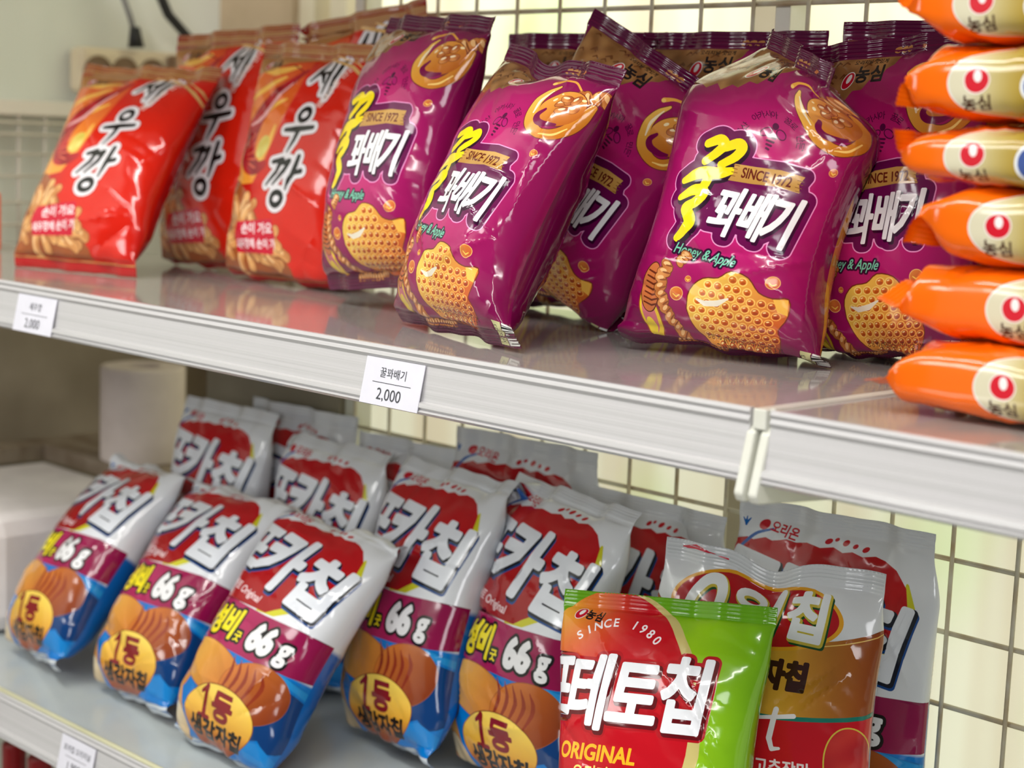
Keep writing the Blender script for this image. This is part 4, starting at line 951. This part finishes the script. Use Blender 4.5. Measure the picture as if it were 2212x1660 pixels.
BAGS = [
 # kind, label, params
 ('P', 'purple honey twist bag at the front right, beside the orange packs, whole yellow logo visible', dict(X=.505, Y=-.152, yaw=15, lean=13, slouch=-5, roll=7, rbend=9.5, twist=4, tw2=-50, seed=4, fbot=-75, n=2.5, pt=.18, folds=((.066, .205, .066, .03, .004, .006), (-.03, .075, .055, .09, -.0015, .004), (.0, .06, .075, .095, .002, .004), (-.05, .03, -.02, .12, .0012, .005)))),
 ('P', 'foremost purple honey twist bag, standing over the middle price tag', dict(X=.333, Y=-.235, yaw=-14, lean=24, slouch=-6, roll=2, rbend=9, twist=2, seed=2, fbot=-60, dip=.010, dipx=-.02, back=bk_plain, n=2.3, pb=-.04, folds=((.075, .20, .06, .085, .003, .005), (.06, .085, .0, .045, .003, .0035), (.06, .085, .08, .02, .0025, .004), (-.03, .10, .0, .05, .002, .0035), (.05, .21, .066, .10, .0025, .0035)))),
 ('P', 'purple honey twist bag leaning against the red bags', dict(X=.178, Y=-.166, yaw=-6, lean=13, slouch=7, roll=-4, rbend=8, twist=-8, seed=3, lift=.010, fbot=-20, sc=1.03, back=bk_plain)),
 ('P', 'purple honey twist bag in shade, tilted right between the foremost and the front right one', dict(X=.300, Y=-.098, yaw=0, lean=4, slouch=5, roll=25, rbend=3, twist=6, seed=5, T=.033, back=bk_plain, pb=.2, sc=.96)),
 ('P', 'purple honey twist bag half hidden behind the orange packs', dict(X=.578, Y=-.076, yaw=0, lean=5, slouch=-2, roll=-6, rbend=1, twist=3, seed=6, T=.024, sc=.96, back=bk_plain, pb=.25, pt=.2)),
 ('P', 'purple honey twist bag at the back, farthest left against the wires', dict(X=.252, Y=-.030, yaw=6, lean=2, seed=7, T=.022)),
 ('P', 'purple honey twist bag at the back, its honey drop showing above the shaded one', dict(X=.405, Y=-.034, yaw=6, lean=2, seed=9, T=.024)),
 ('P', 'purple honey twist bag at the back with maker mark, next to the orange packs', dict(X=.580, Y=-.024, yaw=4, lean=1, seed=10, T=.016)),
 ('P', 'purple honey twist bag at the very back behind the orange packs, only its seal showing', dict(X=.74, Y=-.024, yaw=0, lean=1, seed=11, T=.016)),
 ('R', 'red prawn snack bag at the front left end of the upper shelf', dict(X=-.216, Y=-.204, yaw=15, lean=31, roll=0, seed=12, fbot=-40, T=.028, pb=.12)),
 ('R', 'red prawn snack bag half hidden behind the front left one, second in the row', dict(X=-.183, Y=-.072, yaw=2, lean=8, slouch=3, roll=-3, seed=13, sc=1.06, T=.025)),
 ('R', 'red prawn snack bag leaning beside the purple bags', dict(X=-.034, Y=-.104, yaw=3, lean=13, slouch=-2, roll=1, seed=14, T=.026)),
 ('R', 'brown topped red snack bag at the very back behind the red row', dict(X=.00, Y=-.030, yaw=2, lean=1, roll=-7, seed=15, T=.020, sc=1.09)),
 ('C', 'crisp bag at the far left beside the white foam box', dict(X=-.212, Y=-.247, yaw=-10, lean=37, slouch=8, roll=-8, twist=0, seed=16, ftop=55)),
 ('C', 'crisp bag in the front row, second from the white foam box', dict(X=-.060, Y=-.238, yaw=-4, lean=35, slouch=8, roll=-5, rbend=2, twist=4, seed=17, ftop=60)),
 ('C', 'crisp bag lying lowest at the front, third from the white foam box', dict(X=.098, Y=-.254, yaw=2, lean=31, slouch=8, roll=4, rbend=2, twist=4, seed=18, ftop=70)),
 ('C', 'crisp bag behind the third front one, its left half hidden', dict(X=.178, Y=-.142, yaw=-10, lean=16, slouch=8, roll=-6, rbend=5, twist=4, seed=19, ftop=25, T=.030, sc=1.05, lift=.004)),
 ('C', 'crisp bag standing just left of the green bag', dict(X=.302, Y=-.126, yaw=-8, lean=13, slouch=7, roll=-3, rbend=6, seed=20, ftop=25, T=.031, sc=1.05, lift=.006)),
 ('C', 'crisp bag in the back row beside the paper roll', dict(X=-.172, Y=-.084, yaw=0, lean=10, slouch=-4, roll=-5, rbend=6, lift=.012, seed=21, ftop=15, T=.026)),
 ('C', 'crisp bag in the back row, its title above the third front bag', dict(X=-.002, Y=-.084, yaw=0, lean=10, slouch=-4, roll=-5, rbend=6, seed=22, ftop=40, T=.026)),
 ('C', 'crisp bag in the back row, only its red field showing under the price rail', dict(X=.200, Y=-.020, yaw=2, lean=.5, seed=23, T=.013, sc=1.1)),
 ('C', 'crisp bag in the back row right of the one beside the green bag', dict(X=.345, Y=-.030, yaw=2, lean=2, roll=1, seed=24, ftop=10, T=.018, pt=.16)),
 ('C', 'crisp bag farthest back near the paper roll, a red dot on its corner', dict(X=-.105, Y=-.022, yaw=2, lean=1, seed=25, T=.014, sc=1.04)),
 ('C', 'crisp bag farthest back in the middle, mostly covered', dict(X=.055, Y=-.020, yaw=2, lean=1, seed=26, T=.013)),
 ('C', 'crisp bag at the right against the wires, behind the silver chip bag', dict(X=.520, Y=-.026, yaw=3, lean=.5, seed=27, T=.016, sc=1.08)),
 ('G', 'bright green potato chip bag with a big red potato and white title', dict(X=.521, Y=-.214, yaw=18, lean=15, slouch=2, roll=-6, rbend=2, twist=-4, seed=28, sc=.975, pt=.06, folds=((.0, .19, .06, .13, .002, .003), (.02, .21, .05, .12, .002, .003), (.03, .15, .07, .10, .002, .003), (-.02, .03, .06, .05, .002, .003)))),
 ('S', 'silver white spicy chip bag with a red oval logo behind the green bag', dict(X=.533, Y=-.112, yaw=18, lean=3, slouch=2, roll=-3, rbend=5, twist=-4, seed=29, dip=.012, T=.023, sc=1.015, pb=.1, pt=.08)),
]
for kind, lab, kw in BAGS:
    kw = dict(T=TH[kind], Z=ZU if kind in 'PR' else ZL) | kw
    if kind == 'C': kw = dict(pb=.20, pt=.10) | kw
    if kind == 'R': kw = dict(pb=.10) | kw
    if kind == 'P': kw = dict(pb=.12, pt=.06, n=2.3) | kw
    make_bag(ART[kind], kw.pop('back', BACK[kind]), lab, 'snack bag', GRP[kind], **kw)
NW = ['lowest orange noodle pack, resting on the right shelf', 'second orange noodle pack from the shelf, its folded tip sticking out', 'third orange noodle pack from the shelf', 'fourth orange noodle pack from the shelf', 'fifth orange noodle pack from the shelf', 'topmost orange noodle pack, cut by the frame']
for k, lab in enumerate(NW):
    make_pack(ART['N' if k < 2 else 'N2'], lab, (0, .0385, .080, .122, .155, .197)[k], (.884, .880, .891, .878, .873, .876)[k], -.190 + (-.01, 0, .006, 0, .004, -.004)[k], yaw=(0, -2, 2, -1, 1, -2)[k], seed=31 + k,
              group='orange noodle packs stacked on the right shelf', ftop=(12, -20, 70, -75, 80, -70)[k], T=(.0188, .0203, .0206, .0160, .0206, .0195)[k])
finish_packets()
